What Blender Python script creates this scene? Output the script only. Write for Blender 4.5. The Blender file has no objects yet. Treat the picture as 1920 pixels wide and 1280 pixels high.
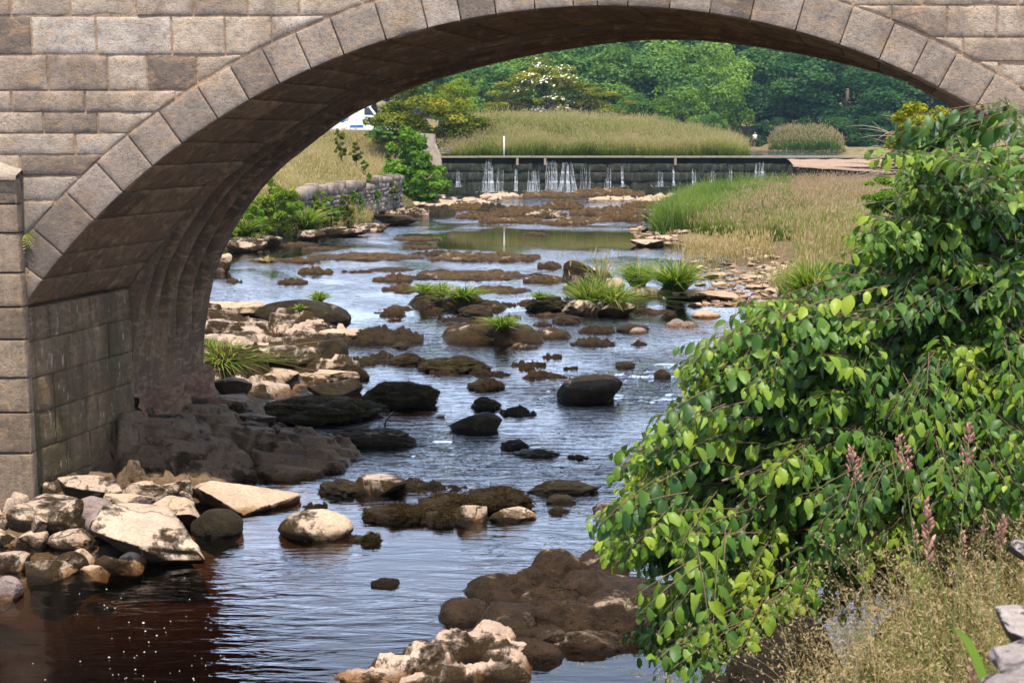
import bpy, bmesh, math, random
import numpy as np
from mathutils import Vector, Matrix, Euler

S = bpy.context.scene
COL = S.collection
R = math.radians
# ---------------------------------------------------------------- camera
F = 2400.0            # focal length in photo pixels (1920 wide)
EYE = 2.80            # eye height above the river
PITCH = math.atan(372 / F)
cam_d = bpy.data.cameras.new('camera')
cam = bpy.data.objects.new('camera', cam_d)
COL.objects.link(cam)
cam.location = (0, 0, EYE)
cam.rotation_euler = (R(90) - PITCH, 0, 0)
cam_d.sensor_width = 36
cam_d.lens = F / 1920 * 36
cam_d.clip_start = 0.05
cam_d.clip_end = 3000
cam_d.dof.use_dof = True
cam_d.dof.focus_distance = 11.5
cam_d.dof.aperture_fstop = 9.0
S.camera = cam
# ---------------------------------------------------------------- sky, sun, exposure
SUN_DIR = Vector((-0.05, 1.0, -3.15)).normalized()      # the way the light travels
elev = math.asin(-SUN_DIR.z)
W = bpy.data.worlds.new("World"); S.world = W; W.use_nodes = True
wn = W.node_tree
sky = wn.nodes.new('ShaderNodeTexSky'); sky.sky_type = 'NISHITA'
sky.sun_disc = False; sky.sun_elevation = elev
sky.sun_rotation = math.atan2(-SUN_DIR.x, -SUN_DIR.y)
sky.air_density = 1.2; sky.dust_density = 3.0; sky.ozone_density = 1.5
bg = wn.nodes['Background']; bg.inputs['Strength'].default_value = 0.10
_tc = wn.nodes.new('ShaderNodeTexCoord')
_mp = wn.nodes.new('ShaderNodeMapping'); _mp.inputs['Scale'].default_value = (1, 1, 2.6); wn.links.new(_tc.outputs['Generated'], _mp.inputs['Vector'])
_cn = wn.nodes.new('ShaderNodeTexNoise'); _cn.inputs['Scale'].default_value = 2.2; _cn.inputs['Detail'].default_value = 6; _cn.inputs['Roughness'].default_value = .55
wn.links.new(_mp.outputs[0], _cn.inputs['Vector'])
_cr = wn.nodes.new('ShaderNodeValToRGB'); _cr.color_ramp.elements[0].position = .36; _cr.color_ramp.elements[0].color = (.10, .10, .10, 1)
_cr.color_ramp.elements[1].position = .62; _cr.color_ramp.elements[1].color = (.9, .9, .9, 1)
wn.links.new(_cn.outputs['Fac'], _cr.inputs['Fac'])
_mx = wn.nodes.new('ShaderNodeMix'); _mx.data_type = 'RGBA'
# added cloud glow, out of view low ahead (+Y), to brighten the water's reflection
_yr = wn.nodes.new('ShaderNodeMapRange'); _yr.inputs['From Min'].default_value = .15; _yr.inputs['From Max'].default_value = .8
_sy = wn.nodes.new('ShaderNodeSeparateXYZ'); wn.links.new(_tc.outputs['Generated'], _sy.inputs[0]); wn.links.new(_sy.outputs['Y'], _yr.inputs['Value'])
_ad = wn.nodes.new('ShaderNodeMath'); _ad.operation = 'MULTIPLY_ADD'; _ad.use_clamp = True
wn.links.new(_yr.outputs[0], _ad.inputs[0]); _ad.inputs[1].default_value = .62; wn.links.new(_cr.outputs['Color'], _ad.inputs[2])
wn.links.new(_ad.outputs[0], _mx.inputs[0]); wn.links.new(sky.outputs[0], _mx.inputs[6]); _sx = wn.nodes.new('ShaderNodeSeparateXYZ'); wn.links.new(_tc.outputs['Generated'], _sx.inputs[0])
_er = wn.nodes.new('ShaderNodeValToRGB'); _er.color_ramp.elements[0].position = .05; _er.color_ramp.elements[0].color = (18.5, 23.0, 32.0, 1)
_er.color_ramp.elements[1].position = .62; _er.color_ramp.elements[1].color = (4.6, 5.6, 7.6, 1)      # added cloud colour, brightest low down where the water mirrors it
wn.links.new(_sx.outputs['Z'], _er.inputs['Fac']); wn.links.new(_er.outputs['Color'], _mx.inputs[7])
wn.links.new(_mx.outputs[2], bg.inputs['Color'])
sun_d = bpy.data.lights.new('sun', 'SUN'); sun_d.energy = 5.0; sun_d.angle = R(0.5)
sun_d.color = (1.0, 0.90, 0.75)
sun = bpy.data.objects.new('sun', sun_d); COL.objects.link(sun)
sun.rotation_euler = SUN_DIR.to_track_quat('-Z', 'Y').to_euler()
sun.location = (-5, -20, 60)
S.view_settings.view_transform = 'Standard'; S.view_settings.look = 'None'
S.view_settings.exposure = 0.62; S.view_settings.gamma = 1.0
S.render.engine = 'CYCLES'
cy = S.cycles
cy.use_denoising = True
try: cy.denoiser = 'OPENIMAGEDENOISE'
except Exception: pass
cy.max_bounces = 8; cy.diffuse_bounces = 3; cy.glossy_bounces = 3
cy.transmission_bounces = 4; cy.transparent_max_bounces = 16; cy.volume_bounces = 0
cy.caustics_reflective = False; cy.caustics_refractive = False
cy.sample_clamp_indirect = 6

# ---------------------------------------------------------------- helpers
CP, SP = math.cos(PITCH), math.sin(PITCH)
def ray(px, py):
    u = (px - 960) / F; v = (640 - py) / F
    return np.array([u, CP + v * SP, v * CP - SP])
def at_z(px, py, z=0.0):
    d = ray(px, py); t = (z - EYE) / d[2]
    return np.array([d[0] * t, d[1] * t, z])
def at_y(px, py, Y):
    d = ray(px, py); t = Y / d[1]
    return np.array([d[0] * t, Y, EYE + d[2] * t])
def ppm(Y, z=0.0):            # photo pixels per metre there
    return F / (Y * CP + (EYE - z) * SP)

_perm = np.random.RandomState(7).permutation(256)
_perm = np.concatenate([_perm, _perm, _perm])
_grad = np.random.RandomState(3).normal(size=(256, 3)); _grad /= np.linalg.norm(_grad, axis=1)[:, None]
def pn(p):
    p = np.asarray(p, float); i = np.floor(p).astype(int); f = p - i; i &= 255
    u = f * f * f * (f * (f * 6 - 15) + 10)
    res = 0
    for dx in (0, 1):
        for dy in (0, 1):
            for dz in (0, 1):
                h = _perm[_perm[_perm[i[:, 0] + dx] + i[:, 1] + dy] + i[:, 2] + dz]
                g = _grad[h]
                d = (g * (f - np.array([dx, dy, dz]))).sum(1)
                w = (u[:, 0] if dx else 1 - u[:, 0]) * (u[:, 1] if dy else 1 - u[:, 1]) * (u[:, 2] if dz else 1 - u[:, 2])
                res = res + w * d
    return res * 1.5
def fbm(p, o=4, lac=2.1, g=0.5):
    a, s, t = 1.0, 0.0, 0.0
    p = np.array(p, float)
    for k in range(o):
        s = s + a * pn(p + k * 17.3); t += a
        p = p * lac; a *= g
    return s / t
def sstep(a, b, x):
    t = np.clip((x - a) / (b - a), 0, 1); return t * t * (3 - 2 * t)

def mesh(name, V, Fs, attrs=None, smooth=True):
    """V (n,3); Fs one index array (m,k) or a list of them."""
    V = np.asarray(V, np.float32)
    if not isinstance(Fs, (list, tuple)): Fs = [Fs]
    Fs = [np.asarray(f, np.int32) for f in Fs if len(f)]
    me = bpy.data.meshes.new(name)
    me.vertices.add(len(V)); me.vertices.foreach_set('co', V.ravel())
    idx = np.concatenate([f.ravel() for f in Fs])
    tot = np.concatenate([np.full(len(f), f.shape[1], np.int32) for f in Fs])
    st = np.concatenate([[0], np.cumsum(tot)[:-1]]).astype(np.int32)
    me.loops.add(len(idx)); me.loops.foreach_set('vertex_index', idx)
    me.polygons.add(len(tot)); me.polygons.foreach_set('loop_start', st)
    me.polygons.foreach_set('use_smooth', np.full(len(tot), smooth))
    for k, a in (attrs or {}).items():
        at = me.attributes.new(k, 'FLOAT', 'POINT')
        at.data.foreach_set('value', np.asarray(a, np.float32))
    me.update(calc_edges=True); me.validate()
    return me
def tag(o, label=None, cat=None, group=None, kind=None):
    if label: o['label'] = label
    if cat: o['category'] = cat
    if group: o['group'] = group
    if kind: o['kind'] = kind
    return o
def link(name, me, mat, parent=None, loc=None):
    o = bpy.data.objects.new(name, me); COL.objects.link(o)
    if mat is not None and me is not None and len(me.materials) == 0: me.materials.append(mat)
    if parent is not None: o.parent = parent
    if loc is not None: o.location = loc
    return o
def empty(name, loc=(0, 0, 0), rz=0.0):
    o = bpy.data.objects.new(name, None); COL.objects.link(o)
    o.location = loc; o.rotation_euler = (0, 0, rz); o.empty_display_size = 0.2
    return o
class MB:
    """collects pieces of one mesh"""
    def __init__(s): s.V = []; s.Q = []; s.T = []; s.n = 0; s.A = {}
    def add(s, V, Q=None, T=None, **attrs):
        V = np.asarray(V, float); s.V.append(V)
        if Q is not None and len(Q): s.Q.append(np.asarray(Q) + s.n)
        if T is not None and len(T): s.T.append(np.asarray(T) + s.n)
        for k, a in attrs.items():
            s.A.setdefault(k, []).append(np.broadcast_to(np.asarray(a, float), (len(V),)))
        s.n += len(V)
    def mesh(s, name, smooth=True):
        Fs = []
        if s.Q: Fs.append(np.concatenate(s.Q))
        if s.T: Fs.append(np.concatenate(s.T))
        return mesh(name, np.concatenate(s.V), Fs, {k: np.concatenate(a) for k, a in s.A.items()}, smooth)
    def box(s, c, d, rot=None, **attrs):
        v = np.array([[x, y, z] for x in (-.5, .5) for y in (-.5, .5) for z in (-.5, .5)]) * np.array(d)
        if rot is not None: v = v @ np.array(Euler(rot).to_matrix()).T
        s.add(v + np.array(c), [[0, 1, 3, 2], [4, 6, 7, 5], [0, 4, 5, 1], [2, 3, 7, 6], [0, 2, 6, 4], [1, 5, 7, 3]], **attrs)
    def tube(s, P, rad, n=6, cap=True, **attrs):
        P = np.asarray(P, float); m = len(P)
        rad = np.broadcast_to(np.asarray(rad, float), (m,))
        T = np.gradient(P, axis=0); T /= np.linalg.norm(T, axis=1)[:, None] + 1e-9
        up = np.array([0, 0, 1.0]) if abs(T[0][2]) < .9 else np.array([1.0, 0, 0])
        a = np.cross(T, up); a /= np.linalg.norm(a, axis=1)[:, None] + 1e-9
        b = np.cross(T, a)
        th = np.linspace(0, 2 * np.pi, n, endpoint=False)
        V = (P[:, None, :] + rad[:, None, None] * (np.cos(th)[None, :, None] * a[:, None, :] + np.sin(th)[None, :, None] * b[:, None, :])).reshape(-1, 3)
        i = np.arange(m - 1)[:, None] * n; j = np.arange(n)[None, :]; k = (j + 1) % n
        Q = np.stack([i + j, i + k, i + n + k, i + n + j], -1).reshape(-1, 4)
        T3 = []
        if cap:
            V = np.concatenate([V, P[:1], P[-1:]])
            c0, c1 = m * n, m * n + 1
            for q in range(n):
                T3.append([c0, (q + 1) % n, q]); T3.append([c1, (m - 1) * n + q, (m - 1) * n + (q + 1) % n])
        s.add(V, Q, T3, **attrs)
def grid_faces(nu, nv):
    i = np.arange(nu - 1)[:, None] * nv; j = np.arange(nv - 1)[None, :]
    return np.stack([i + j, i + nv + j, i + nv + j + 1, i + j + 1], -1).reshape(-1, 4)

# ---------------------------------------------------------------- materials
class Mat:
    def __init__(s, name):
        s.m = bpy.data.materials.new(name); s.m.use_nodes = True
        s.t = s.m.node_tree; s.b = s.t.nodes['Principled BSDF']; s.out = s.t.nodes['Material Output']
    def n(s, typ, ins=None, **props):
        nd = s.t.nodes.new('ShaderNode' + typ)
        for k, v in props.items(): setattr(nd, k, v)
        for k, v in (ins or {}).items():
            sock = nd.inputs[k]
            if isinstance(v, bpy.types.NodeSocket): s.t.links.new(v, sock)
            else: sock.default_value = v
        return nd
    def l(s, a, b): s.t.links.new(a, b)
    def pos(s, scale=(1, 1, 1)):
        g = s.n('NewGeometry')
        return s.n('Mapping', {'Vector': g.outputs['Position'], 'Scale': scale}).outputs[0]
    def obj(s, scale=(1, 1, 1)):
        g = s.n('TexCoord')
        return s.n('Mapping', {'Vector': g.outputs['Object'], 'Scale': scale}).outputs[0]
    def noise(s, vec, scale, detail=4, rough=.55, dist=0):
        return s.n('TexNoise', {'Vector': vec, 'Scale': scale, 'Detail': detail, 'Roughness': rough, 'Distortion': dist}).outputs['Fac']
    def ramp(s, fac, pts, interp='LINEAR'):
        r = s.n('ValToRGB', {'Fac': fac}); e = r.color_ramp.elements; r.color_ramp.interpolation = interp
        while len(e) > 1: e.remove(e[-1])
        for i, (p, c) in enumerate(pts):
            el = e[0] if i == 0 else e.new(p)
            el.position = p; el.color = (c if len(c) == 4 else (*c, 1)) if not isinstance(c, (int, float)) else (c, c, c, 1)
        return r.outputs['Color']
    def mix(s, fac, a, b, mode='MIX'):
        x = s.n('Mix', data_type='RGBA', blend_type=mode)
        for k, v in ((0, fac), (6, a), (7, b)):
            if isinstance(v, bpy.types.NodeSocket): s.l(v, x.inputs[k])
            else: x.inputs[k].default_value = v if isinstance(v, (int, float)) else ((*v, 1) if len(v) == 3 else v)
        return x.outputs[2]
    def math(s, op, a, b=0.0, clamp=False):
        x = s.n('Math', operation=op, use_clamp=clamp)
        for k, v in ((0, a), (1, b)):
            if isinstance(v, bpy.types.NodeSocket): s.l(v, x.inputs[k])
            else: x.inputs[k].default_value = v
        return x.outputs[0]
    def attr(s, name): return s.n('Attribute', attribute_name=name).outputs['Fac']
    def bump(s, h, strength=.5, dist=.01, normal=None):
        b = s.n('Bump', {'Height': h, 'Strength': strength, 'Distance': dist})
        if normal is not None: s.l(normal, b.inputs['Normal'])
        return b.outputs[0]
    def set(s, color=None, rough=None, normal=None, **kw):
        for k, v in (('Base Color', color), ('Roughness', rough), ('Normal', normal)):
            if v is None: continue
            if isinstance(v, bpy.types.NodeSocket): s.l(v, s.b.inputs[k])
            else: s.b.inputs[k].default_value = (*v, 1) if isinstance(v, tuple) and len(v) == 3 else v
        for k, v in kw.items():
            s.b.inputs[k.replace('_', ' ')].default_value = v
        return s.m
def plain(name, color, rough=.6, **kw):
    return Mat(name).set(color, rough, **kw)

def stone_mat(name, ramp, dark=(.10, .075, .055), streak=0.0, green=0.0, bumpd=.012, darkamt=.6, low=0):
    m = Mat(name); P = m.pos()
    t = m.attr('tint')
    base = m.ramp(t, ramp)
    n1 = m.noise(P, 2.6, 5, .6, .6)
    base = m.mix(m.ramp(n1, [(.42, 0), (.62, darkamt)]), base, m.mix(.5, base, dark))
    n1b = m.noise(m.pos((1, 1, 2.2)), 5.5, 4, .6, 1.2)
    base = m.mix(m.ramp(n1b, [(.5, 0), (.68, .55)]), base, (.42, .27, .15))
    n2 = m.noise(P, 26, 6, .7)
    base = m.mix(.75, base, m.ramp(n2, [(.25, (.35, .33, .32)), (.5, (1, 1, 1)), (.75, (1.25, 1.2, 1.15))]), 'MULTIPLY')
    n3 = m.noise(P, 110, 3, .6)
    base = m.mix(m.ramp(n3, [(.34, .8), (.42, 0)]), base, (.09, .07, .055))
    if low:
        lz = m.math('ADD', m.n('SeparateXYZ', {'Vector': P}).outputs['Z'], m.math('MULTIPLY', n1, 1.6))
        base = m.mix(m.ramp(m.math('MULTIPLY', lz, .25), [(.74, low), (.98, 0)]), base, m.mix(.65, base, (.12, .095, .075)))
    if streak:
        sv = m.noise(m.pos((7, 7, .7)), 1.6, 5, .65, .4)
        base = m.mix(m.ramp(sv, [(.48, 0), (.6, streak)]), base, (.075, .06, .04))
    if green:
        gz = m.noise(m.pos((3, 3, .8)), 1.0, 5, .6)
        base = m.mix(m.ramp(gz, [(.4, 0), (.62, green)]), base, (.065, .055, .022))
        wv = m.noise(m.pos((9, 9, 2.4)), 2.3, 5, .7)
        base = m.mix(m.ramp(wv, [(.61, 0), (.66, .75)]), base, (.42, .36, .27))
    h = m.math('ADD', m.math('MULTIPLY', n2, .7), m.math('MULTIPLY', m.noise(P, 70, 5, .7), .6))
    nrm = m.bump(h, .9, bumpd)
    return m.set(base, .92, nrm, Specular_IOR_Level=.25)
FACADE = [(0, (.18, .135, .105)), (.2, (.32, .245, .185)), (.45, (.44, .345, .26)), (.7, (.51, .405, .30)), (.85, (.48, .41, .335)), (1, (.55, .475, .39))]
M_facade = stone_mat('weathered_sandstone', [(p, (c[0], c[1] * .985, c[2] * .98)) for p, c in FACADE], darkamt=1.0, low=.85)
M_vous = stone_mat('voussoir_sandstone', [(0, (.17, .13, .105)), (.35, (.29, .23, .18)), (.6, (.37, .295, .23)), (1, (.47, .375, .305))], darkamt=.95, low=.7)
M_soffit = stone_mat('shade_toned_soffit_stone', [(0, (.09, .053, .028)), (.5, (.18, .107, .056)), (1, (.27, .168, .09))], streak=.5, darkamt=.7)  # stone tones lowered to deepen the shade under the arch
M_abut = stone_mat('shade_toned_damp_sandstone', [(0, (.13, .085, .048)), (.5, (.20, .13, .07)), (1, (.29, .195, .108))], streak=.5, green=.7, darkamt=.6)  # damp stone, darkened further so its colour carries the arch's shade
M_pier = stone_mat('pier_sandstone', [(0, (.19, .14, .10)), (.5, (.27, .20, .14)), (1, (.34, .26, .185))], streak=.25, darkamt=.75)
M_redstone = stone_mat('red_sandstone', [(0, (.13, .07, .042)), (.5, (.19, .10, .06)), (1, (.25, .145, .09))], darkamt=.4)
M_mortar = stone_mat('mortar', [(0, (.36, .235, .15)), (1, (.40, .27, .175))], darkamt=.9)
M_dmortar = stone_mat('dark_mortar', [(0, (.06, .042, .03)), (1, (.08, .055, .04))], darkamt=.4)

def rock_mat(name, pale, pale2, moss, moss_a=(.022, .014, .007), moss_b=(.085, .052, .017), wet=True, scale=2.2, crack=.6):
    m = Mat(name); P = m.pos()
    n0 = m.noise(P, 3.1, 6, .6, .5)
    c = m.mix(m.ramp(n0, [(.35, 0), (.65, 1)]), pale, pale2)
    n2 = m.noise(P, 45, 5, .7)
    c = m.mix(.8, c, m.ramp(n2, [(.25, (.45, .42, .4)), (.55, (1, 1, 1)), (.8, (1.2, 1.18, 1.15))]), 'MULTIPLY')
    if crack:
        vz = m.n('TexVoronoi', {'Vector': m.mix(.45, P, m.n('TexNoise', {'Vector': P, 'Scale': 3.0, 'Detail': 5}).outputs['Color']), 'Scale': 1.9}, feature='DISTANCE_TO_EDGE').outputs['Distance']
        ck = m.math('MULTIPLY', m.ramp(vz, [(0, crack), (.014, 0)]), m.ramp(m.noise(P, 1.3, 3), [(.45, 0), (.55, 1)]))
        c = m.mix(ck, c, (.05, .035, .025))
    nm = m.noise(P, scale, 9, .68, .35)
    gn = m.n('NewGeometry').outputs['Normal']
    nz = m.n('SeparateXYZ', {'Vector': gn}).outputs['Z']
    nm = m.math('ADD', nm, m.math('MULTIPLY', m.math('SUBTRACT', .6, nz), .10))
    k = 1 - moss
    mask = m.ramp(nm, [(max(0, .28 + .45 * k - .045), 0), (min(1, .28 + .45 * k + .02), 1)])
    mn = m.noise(P, 9, 6, .7)
    mc = m.ramp(mn, [(.3, moss_a), (.5, tuple((a + b) / 2 for a, b in zip(moss_a, moss_b))), (.72, moss_b)])
    mf = m.noise(P, 95, 4, .7)
    mc = m.mix(.85, mc, m.ramp(mf, [(.3, (.35, .33, .3)), (.55, (1, 1, 1)), (.75, (1.7, 1.6, 1.3))]), 'MULTIPLY')
    c = m.mix(mask, c, mc)
    rough = .9
    if wet:
        z = m.n('SeparateXYZ', {'Vector': m.n('NewGeometry').outputs['Position']}).outputs['Z']
        z = m.math('ADD', z, m.math('MULTIPLY', m.math('SUBTRACT', m.noise(P, 6, 3), .5), .08))
        wm = m.ramp(z, [(.02, 1), (.055, 0)])
        c = m.mix(wm, c, m.mix(1, c, (.42, .30, .16), 'MULTIPLY'))
        rough = m.mix(wm, (.9, .9, .9), (.35, .35, .35))
    h = m.math('ADD', m.math('MULTIPLY', n2, .35), m.math('MULTIPLY', m.math('MULTIPLY', mf, mask), 1.4))
    h = m.math('ADD', h, m.math('MULTIPLY', mask, .5))
    if crack: h = m.math('SUBTRACT', h, m.math('MULTIPLY', ck, 1.5))
    h = m.math('ADD', h, m.noise(P, 12, 5, .65))
    return m.set(c, rough, m.bump(h, .95, .022), Specular_IOR_Level=.25)
M_pale = rock_mat('pale_limestone', (.48, .36, .26), (.36, .265, .19), .32)
M_palemoss = rock_mat('mossy_limestone', (.43, .33, .25), (.31, .235, .18), .50, scale=3.0)
M_moss = rock_mat('brown_moss_rock', (.33, .24, .17), (.2, .15, .11), .86, moss_b=(.062, .041, .019))
M_dark = rock_mat('black_moss_rock', (.26, .19, .135), (.14, .10, .075), .76, moss_a=(.012, .009, .006), moss_b=(.058, .042, .017))
M_olive = rock_mat('olive_moss_rock', (.2, .14, .10), (.12, .09, .07), .93, moss_a=(.016, .012, .005), moss_b=(.062, .048, .012))
M_shelf = rock_mat('shade_toned_bedrock', (.185, .122, .074), (.10, .066, .041), .34, wet=True, scale=1.7, crack=.8)  # base colour lowered to stand in for shade beneath the arch
M_purple = rock_mat('purple_cobble', (.25, .19, .175), (.2, .15, .14), .06, crack=0)
M_algae = rock_mat('algae_bed_rock', (.42, .31, .21), (.25, .18, .12), .80, moss_a=(.022, .013, .006), moss_b=(.145, .088, .033))
M_bed = rock_mat('bank_rock', (.46, .36, .28), (.33, .25, .19), .52, scale=3.5)

def leaf_mat(name, ramp, trans=.35, gloss=0, rough=.4, tcol=1.5):
    m = Mat(name); t = m.attr('tint'); c = m.ramp(t, ramp)
    m.t.nodes.remove(m.b)
    d = m.n('BsdfDiffuse', {'Color': c})
    tc = m.mix(1, c, (tcol, tcol * 1.05, tcol * .35), 'MULTIPLY')
    tr = m.n('BsdfTranslucent', {'Color': tc})
    mx = m.n('MixShader', {0: trans, 1: d.outputs[0], 2: tr.outputs[0]})
    o = mx.outputs[0]
    if gloss:
        g = m.n('BsdfGlossy', {'Color': (.9, .95, 1, 1), 'Roughness': rough})
        fr = m.n('Fresnel', {'IOR': 1.4}).outputs[0]
        o = m.n('MixShader', {0: m.math('MULTIPLY', fr, gloss * 8, True), 1: o, 2: g.outputs[0]}).outputs[0]
    m.l(o, m.out.inputs['Surface'])
    return m.m
def grass_mat(name, ramp, trans=.4):
    return leaf_mat(name, ramp, trans, 0)
M_bark = Mat('bark')
_n = M_bark.noise(M_bark.pos((6, 6, 1.5)), 5, 6, .7)
M_bark = M_bark.set(M_bark.ramp(_n, [(.3, (.05, .038, .028)), (.7, (.17, .13, .10))]), .9, M_bark.bump(_n, .8, .02))
M_twig = plain('twig_bark', (.14, .085, .05), .7)
M_palebark = plain('pale_bark', (.3, .26, .2), .85)
# ================================================================ GROUND, WATER
YF = 9.4                       # front face of the bridge
SKEW = 0.281
WEIR_Y, WEIR_Z = 73.0, 2.0
_ly = [-20, 4, 7.9, 9, 10, 11.6, 14.2, 15, 19, 22.3, 31, 34, 39, 45.7, 51, 60, 71, 73]
_lx = [-4.6, -4.3, -3.5, -2.3, -1.85, -1.55, -1.9, -2.1, -2.7, -5.2, -7.6, -7.4, -6.5, -5.1, -5.5, -4.0, -3.9, -4.2]
_ry = [-20, 0, 2.5, 4.0, 4.7, 7, 9.4, 12, 18, 21, 23, 33, 41, 51, 62, 70, 73]
_rx = [-14.8, -1.9, -.26, .7, 1.15, 2.0, 3.1, 3.5, 4.0, 4.3, 3.4, 4.7, 4.4, 6.4, 8.6, 12, 16]
def left_edge(y): return np.interp(y, _ly, _lx)
def right_edge(y): return np.interp(y, _ry, _rx)
def ground_z(x, y):
    x = np.asarray(x, float); y = np.asarray(y, float)
    p = np.stack([x, y, np.zeros_like(x)], -1)
    n = fbm(p * .35, 3); n2 = fbm(p * 1.7 + 9, 3)
    dl = left_edge(y) - x; dr = x - right_edge(y)      # distance beyond each edge
    bed = -.34 - .5 * sstep(8.9, 6.8, y) - .10 * sstep(13, 20, y) + .10 * n2
    # left bank
    near = .05 + .06 * np.clip(dl, 0, 3)
    under = -.14 + .30 * np.clip(dl, 0, 3)
    mid = np.interp(dl, [0, 1.5, 4, 7, 14], [-.08, -.02, .12, .6, 2.4])
    far = np.interp(dl, [0, .25, .9, 2.0, 9, 11, 40], [0, .25, .75, 1.15, 3.05, 3.3, 3.8])
    hl = near + (under - near) * sstep(9, 10.5, y)
    hl = hl + (mid - hl) * sstep(14, 20, y)
    hl = hl + (far - hl) * sstep(31, 36, y)
    hl = hl + .06 * n2
    # right bank
    nearr = np.interp(dr, [0, .18, .5, 3, 10], [0, .75, 1.05, 1.25, 1.6])
    underr = np.interp(dr, [0, .6, 2.5, 8], [0, .35, .8, 1.4])
    grav = np.interp(dr, [0, .4, 2.3, 3.6, 12], [0, .06, .22, .6, 1.0])
    mead = np.interp(dr, [0, .3, 1.0, 4, 30], [0, .25, .34, .42, .6])
    hr = nearr + (underr - nearr) * sstep(5.0, 8.0, y)
    hr = hr + (grav - hr) * sstep(18, 23, y)
    hr = hr + (mead - hr) * sstep(35, 40, y)
    hr = hr + .05 * n2
    z = bed
    z = np.where(dl > 0, np.maximum(bed, hl - .12), z)
    z = np.where(dr > 0, np.maximum(bed, hr - .12), z)
    zi = np.where((dl <= 0) & (dr <= 0), bed, z)
    # soften the shore inside the channel
    sh = np.minimum(-dl, -dr)
    zi = np.where((sh > 0), bed + (-.06 - bed) * np.exp(-np.clip(sh, 0, 9) / .55), zi)
    z = zi
    # above the weir
    up = 1.55 + .0 * x
    m = sstep(74.3, 86, y - np.clip(x - 6, 0, 40) * .9)          # river mound behind the crest
    side = sstep(-8, -3.5, x) * sstep(18, 13, x - (y - 80) * .12)
    mound = 1.95 + 1.75 * m * np.interp(x, [-5, -2, 3, 9, 17], [.75, .95, 1.05, .85, .25]) * sstep(128, 108, y) + .25 * n
    up = np.where(side > .02, np.maximum(up, 1.5 + (mound - 1.5) * side), up)
    isl = np.exp(-(((x - 32.2) / 3.9) ** 6) - ((y - 143) / 9) ** 4)
    up = np.maximum(up, 1.55 + 1.7 * isl)
    lb = np.interp(-3.6 - x, [0, 1, 7, 60], [1.6, 2.7, 3.3, 4.0])
    fr_ = np.interp(-4.2 - x, [0, .25, .9, 2.0, 9, 11, 40], [0, .25, .75, 1.15, 3.05, 3.3, 3.8])
    lb = fr_ + (lb - fr_) * sstep(74.5, 86, y)
    up = np.where(x < -4.2, np.maximum(lb, np.where(y > 84, up, lb)), np.maximum(up, np.where(x < -3.6, lb, -9)))
    farb = 1.55 + .75 * sstep(141, 150, y - np.clip(34 - x, 0, 30) * .9)
    hill = np.clip(y - 176, 0, 260) * .12 + np.clip(-x - 20, 0, 100) * .03 * sstep(120, 200, y)
    up = np.maximum(up, farb) + hill
    rb = np.interp(x - 17 - (y - 73) * .32, [0, 2, 30], [1.5, 2.4, 4])
    up = np.maximum(up, np.where(y < 140, rb, -9))
    z = np.where(y > WEIR_Y + .8, up, z)
    return z
def gz(x, y): return float(ground_z(np.array([x]), np.array([y]))[0])

ys = np.concatenate([np.arange(-6, 16, .11), 16 * 1.0135 ** np.arange(0, 252)])
t = np.linspace(-1, 1, 300)
xs = np.sign(t) * (np.abs(t) * 14 + 300 * np.abs(t) ** 5)
GX, GY = np.meshgrid(xs, ys, indexing='ij')
gx, gy = GX.ravel(), GY.ravel()
gzv = ground_z(gx, gy)
dl_, dr_ = left_edge(gy) - gx, gx - right_edge(gy)
bank = np.clip(np.maximum(dl_ - .8, dr_ - .25) * 2, 0, 1)
bank = np.where(gy < 31, np.where(dl_ > 0, 0, bank), bank)
bank = np.where((gy > 20) & (gy < 36) & (dr_ > 0) & (dr_ < 2.6), 0, bank)
bank = np.where(gy > WEIR_Y + 1, np.clip((gzv - 2.0) * 3, 0, 1), bank)
m = Mat('riverbank_ground'); P = m.pos()
na = m.noise(P, .9, 6, .6); nb = m.noise(P, 7, 6, .7); nc = m.noise(P, 45, 4, .7)
bedc = m.mix(m.ramp(nb, [(.35, 0), (.65, 1)]), (.10, .065, .035), (.20, .14, .085))
soil = m.ramp(na, [(.35, (.14, .115, .05)), (.5, (.24, .19, .105)), (.65, (.12, .11, .04))])
c = m.mix(m.attr('bank'), bedc, soil)
c = m.mix(.7, c, m.ramp(nc, [(.3, (.5, .48, .45)), (.6, (1.1, 1.08, 1.05))]), 'MULTIPLY')
M_ground = m.set(c, .95, m.bump(m.math('ADD', nb, nc), .8, .04), Specular_IOR_Level=.2)
g = link('ground', mesh('ground', np.stack([gx, gy, gzv], -1), grid_faces(len(xs), len(ys)), {'bank': bank}), M_ground)
g['kind'] = 'structure'

# ---- the river
rows = 2.0 * (73.4 / 2.0) ** (np.arange(0, 721) / 720.0)
u = np.linspace(-1, 1, 420)
U, Y = np.meshgrid(u, rows, indexing='ij')
X = np.where(U < 0, U * (6.0 + .13 * Y), U * (6.0 + .17 * Y))
wx, wy = X.ravel(), Y.ravel()
def chop_map(x, y):
    k = np.interp(y, [2, 6.3, 7.6, 9, 10.5, 12, 15, 17.5, 19, 24, 29, 32, 35.5, 40.5, 46, 53, 73],
                     [.2, .2, .30, .42, .7, 1.3, 1.3, .9, .55, .34, .34, .25, .014, .014, .5, .8, .8])
    calm = sstep(-.1, .7, x - (y - 5.5) * .55) * sstep(8.2, 7.4, y)
    k = k * (1 - .93 * calm)
    k = k * (1 - .35 * sstep(-1.2, -2.2, x) * sstep(9.5, 8.5, y))
    k = k + .7 * sstep(-1.5, -4.5, x) * sstep(34, 38, y) * sstep(47, 43, y)
    return k
chop = chop_map(wx, wy)
pz = np.stack([wx, wy, np.zeros_like(wx)], -1)
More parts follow.
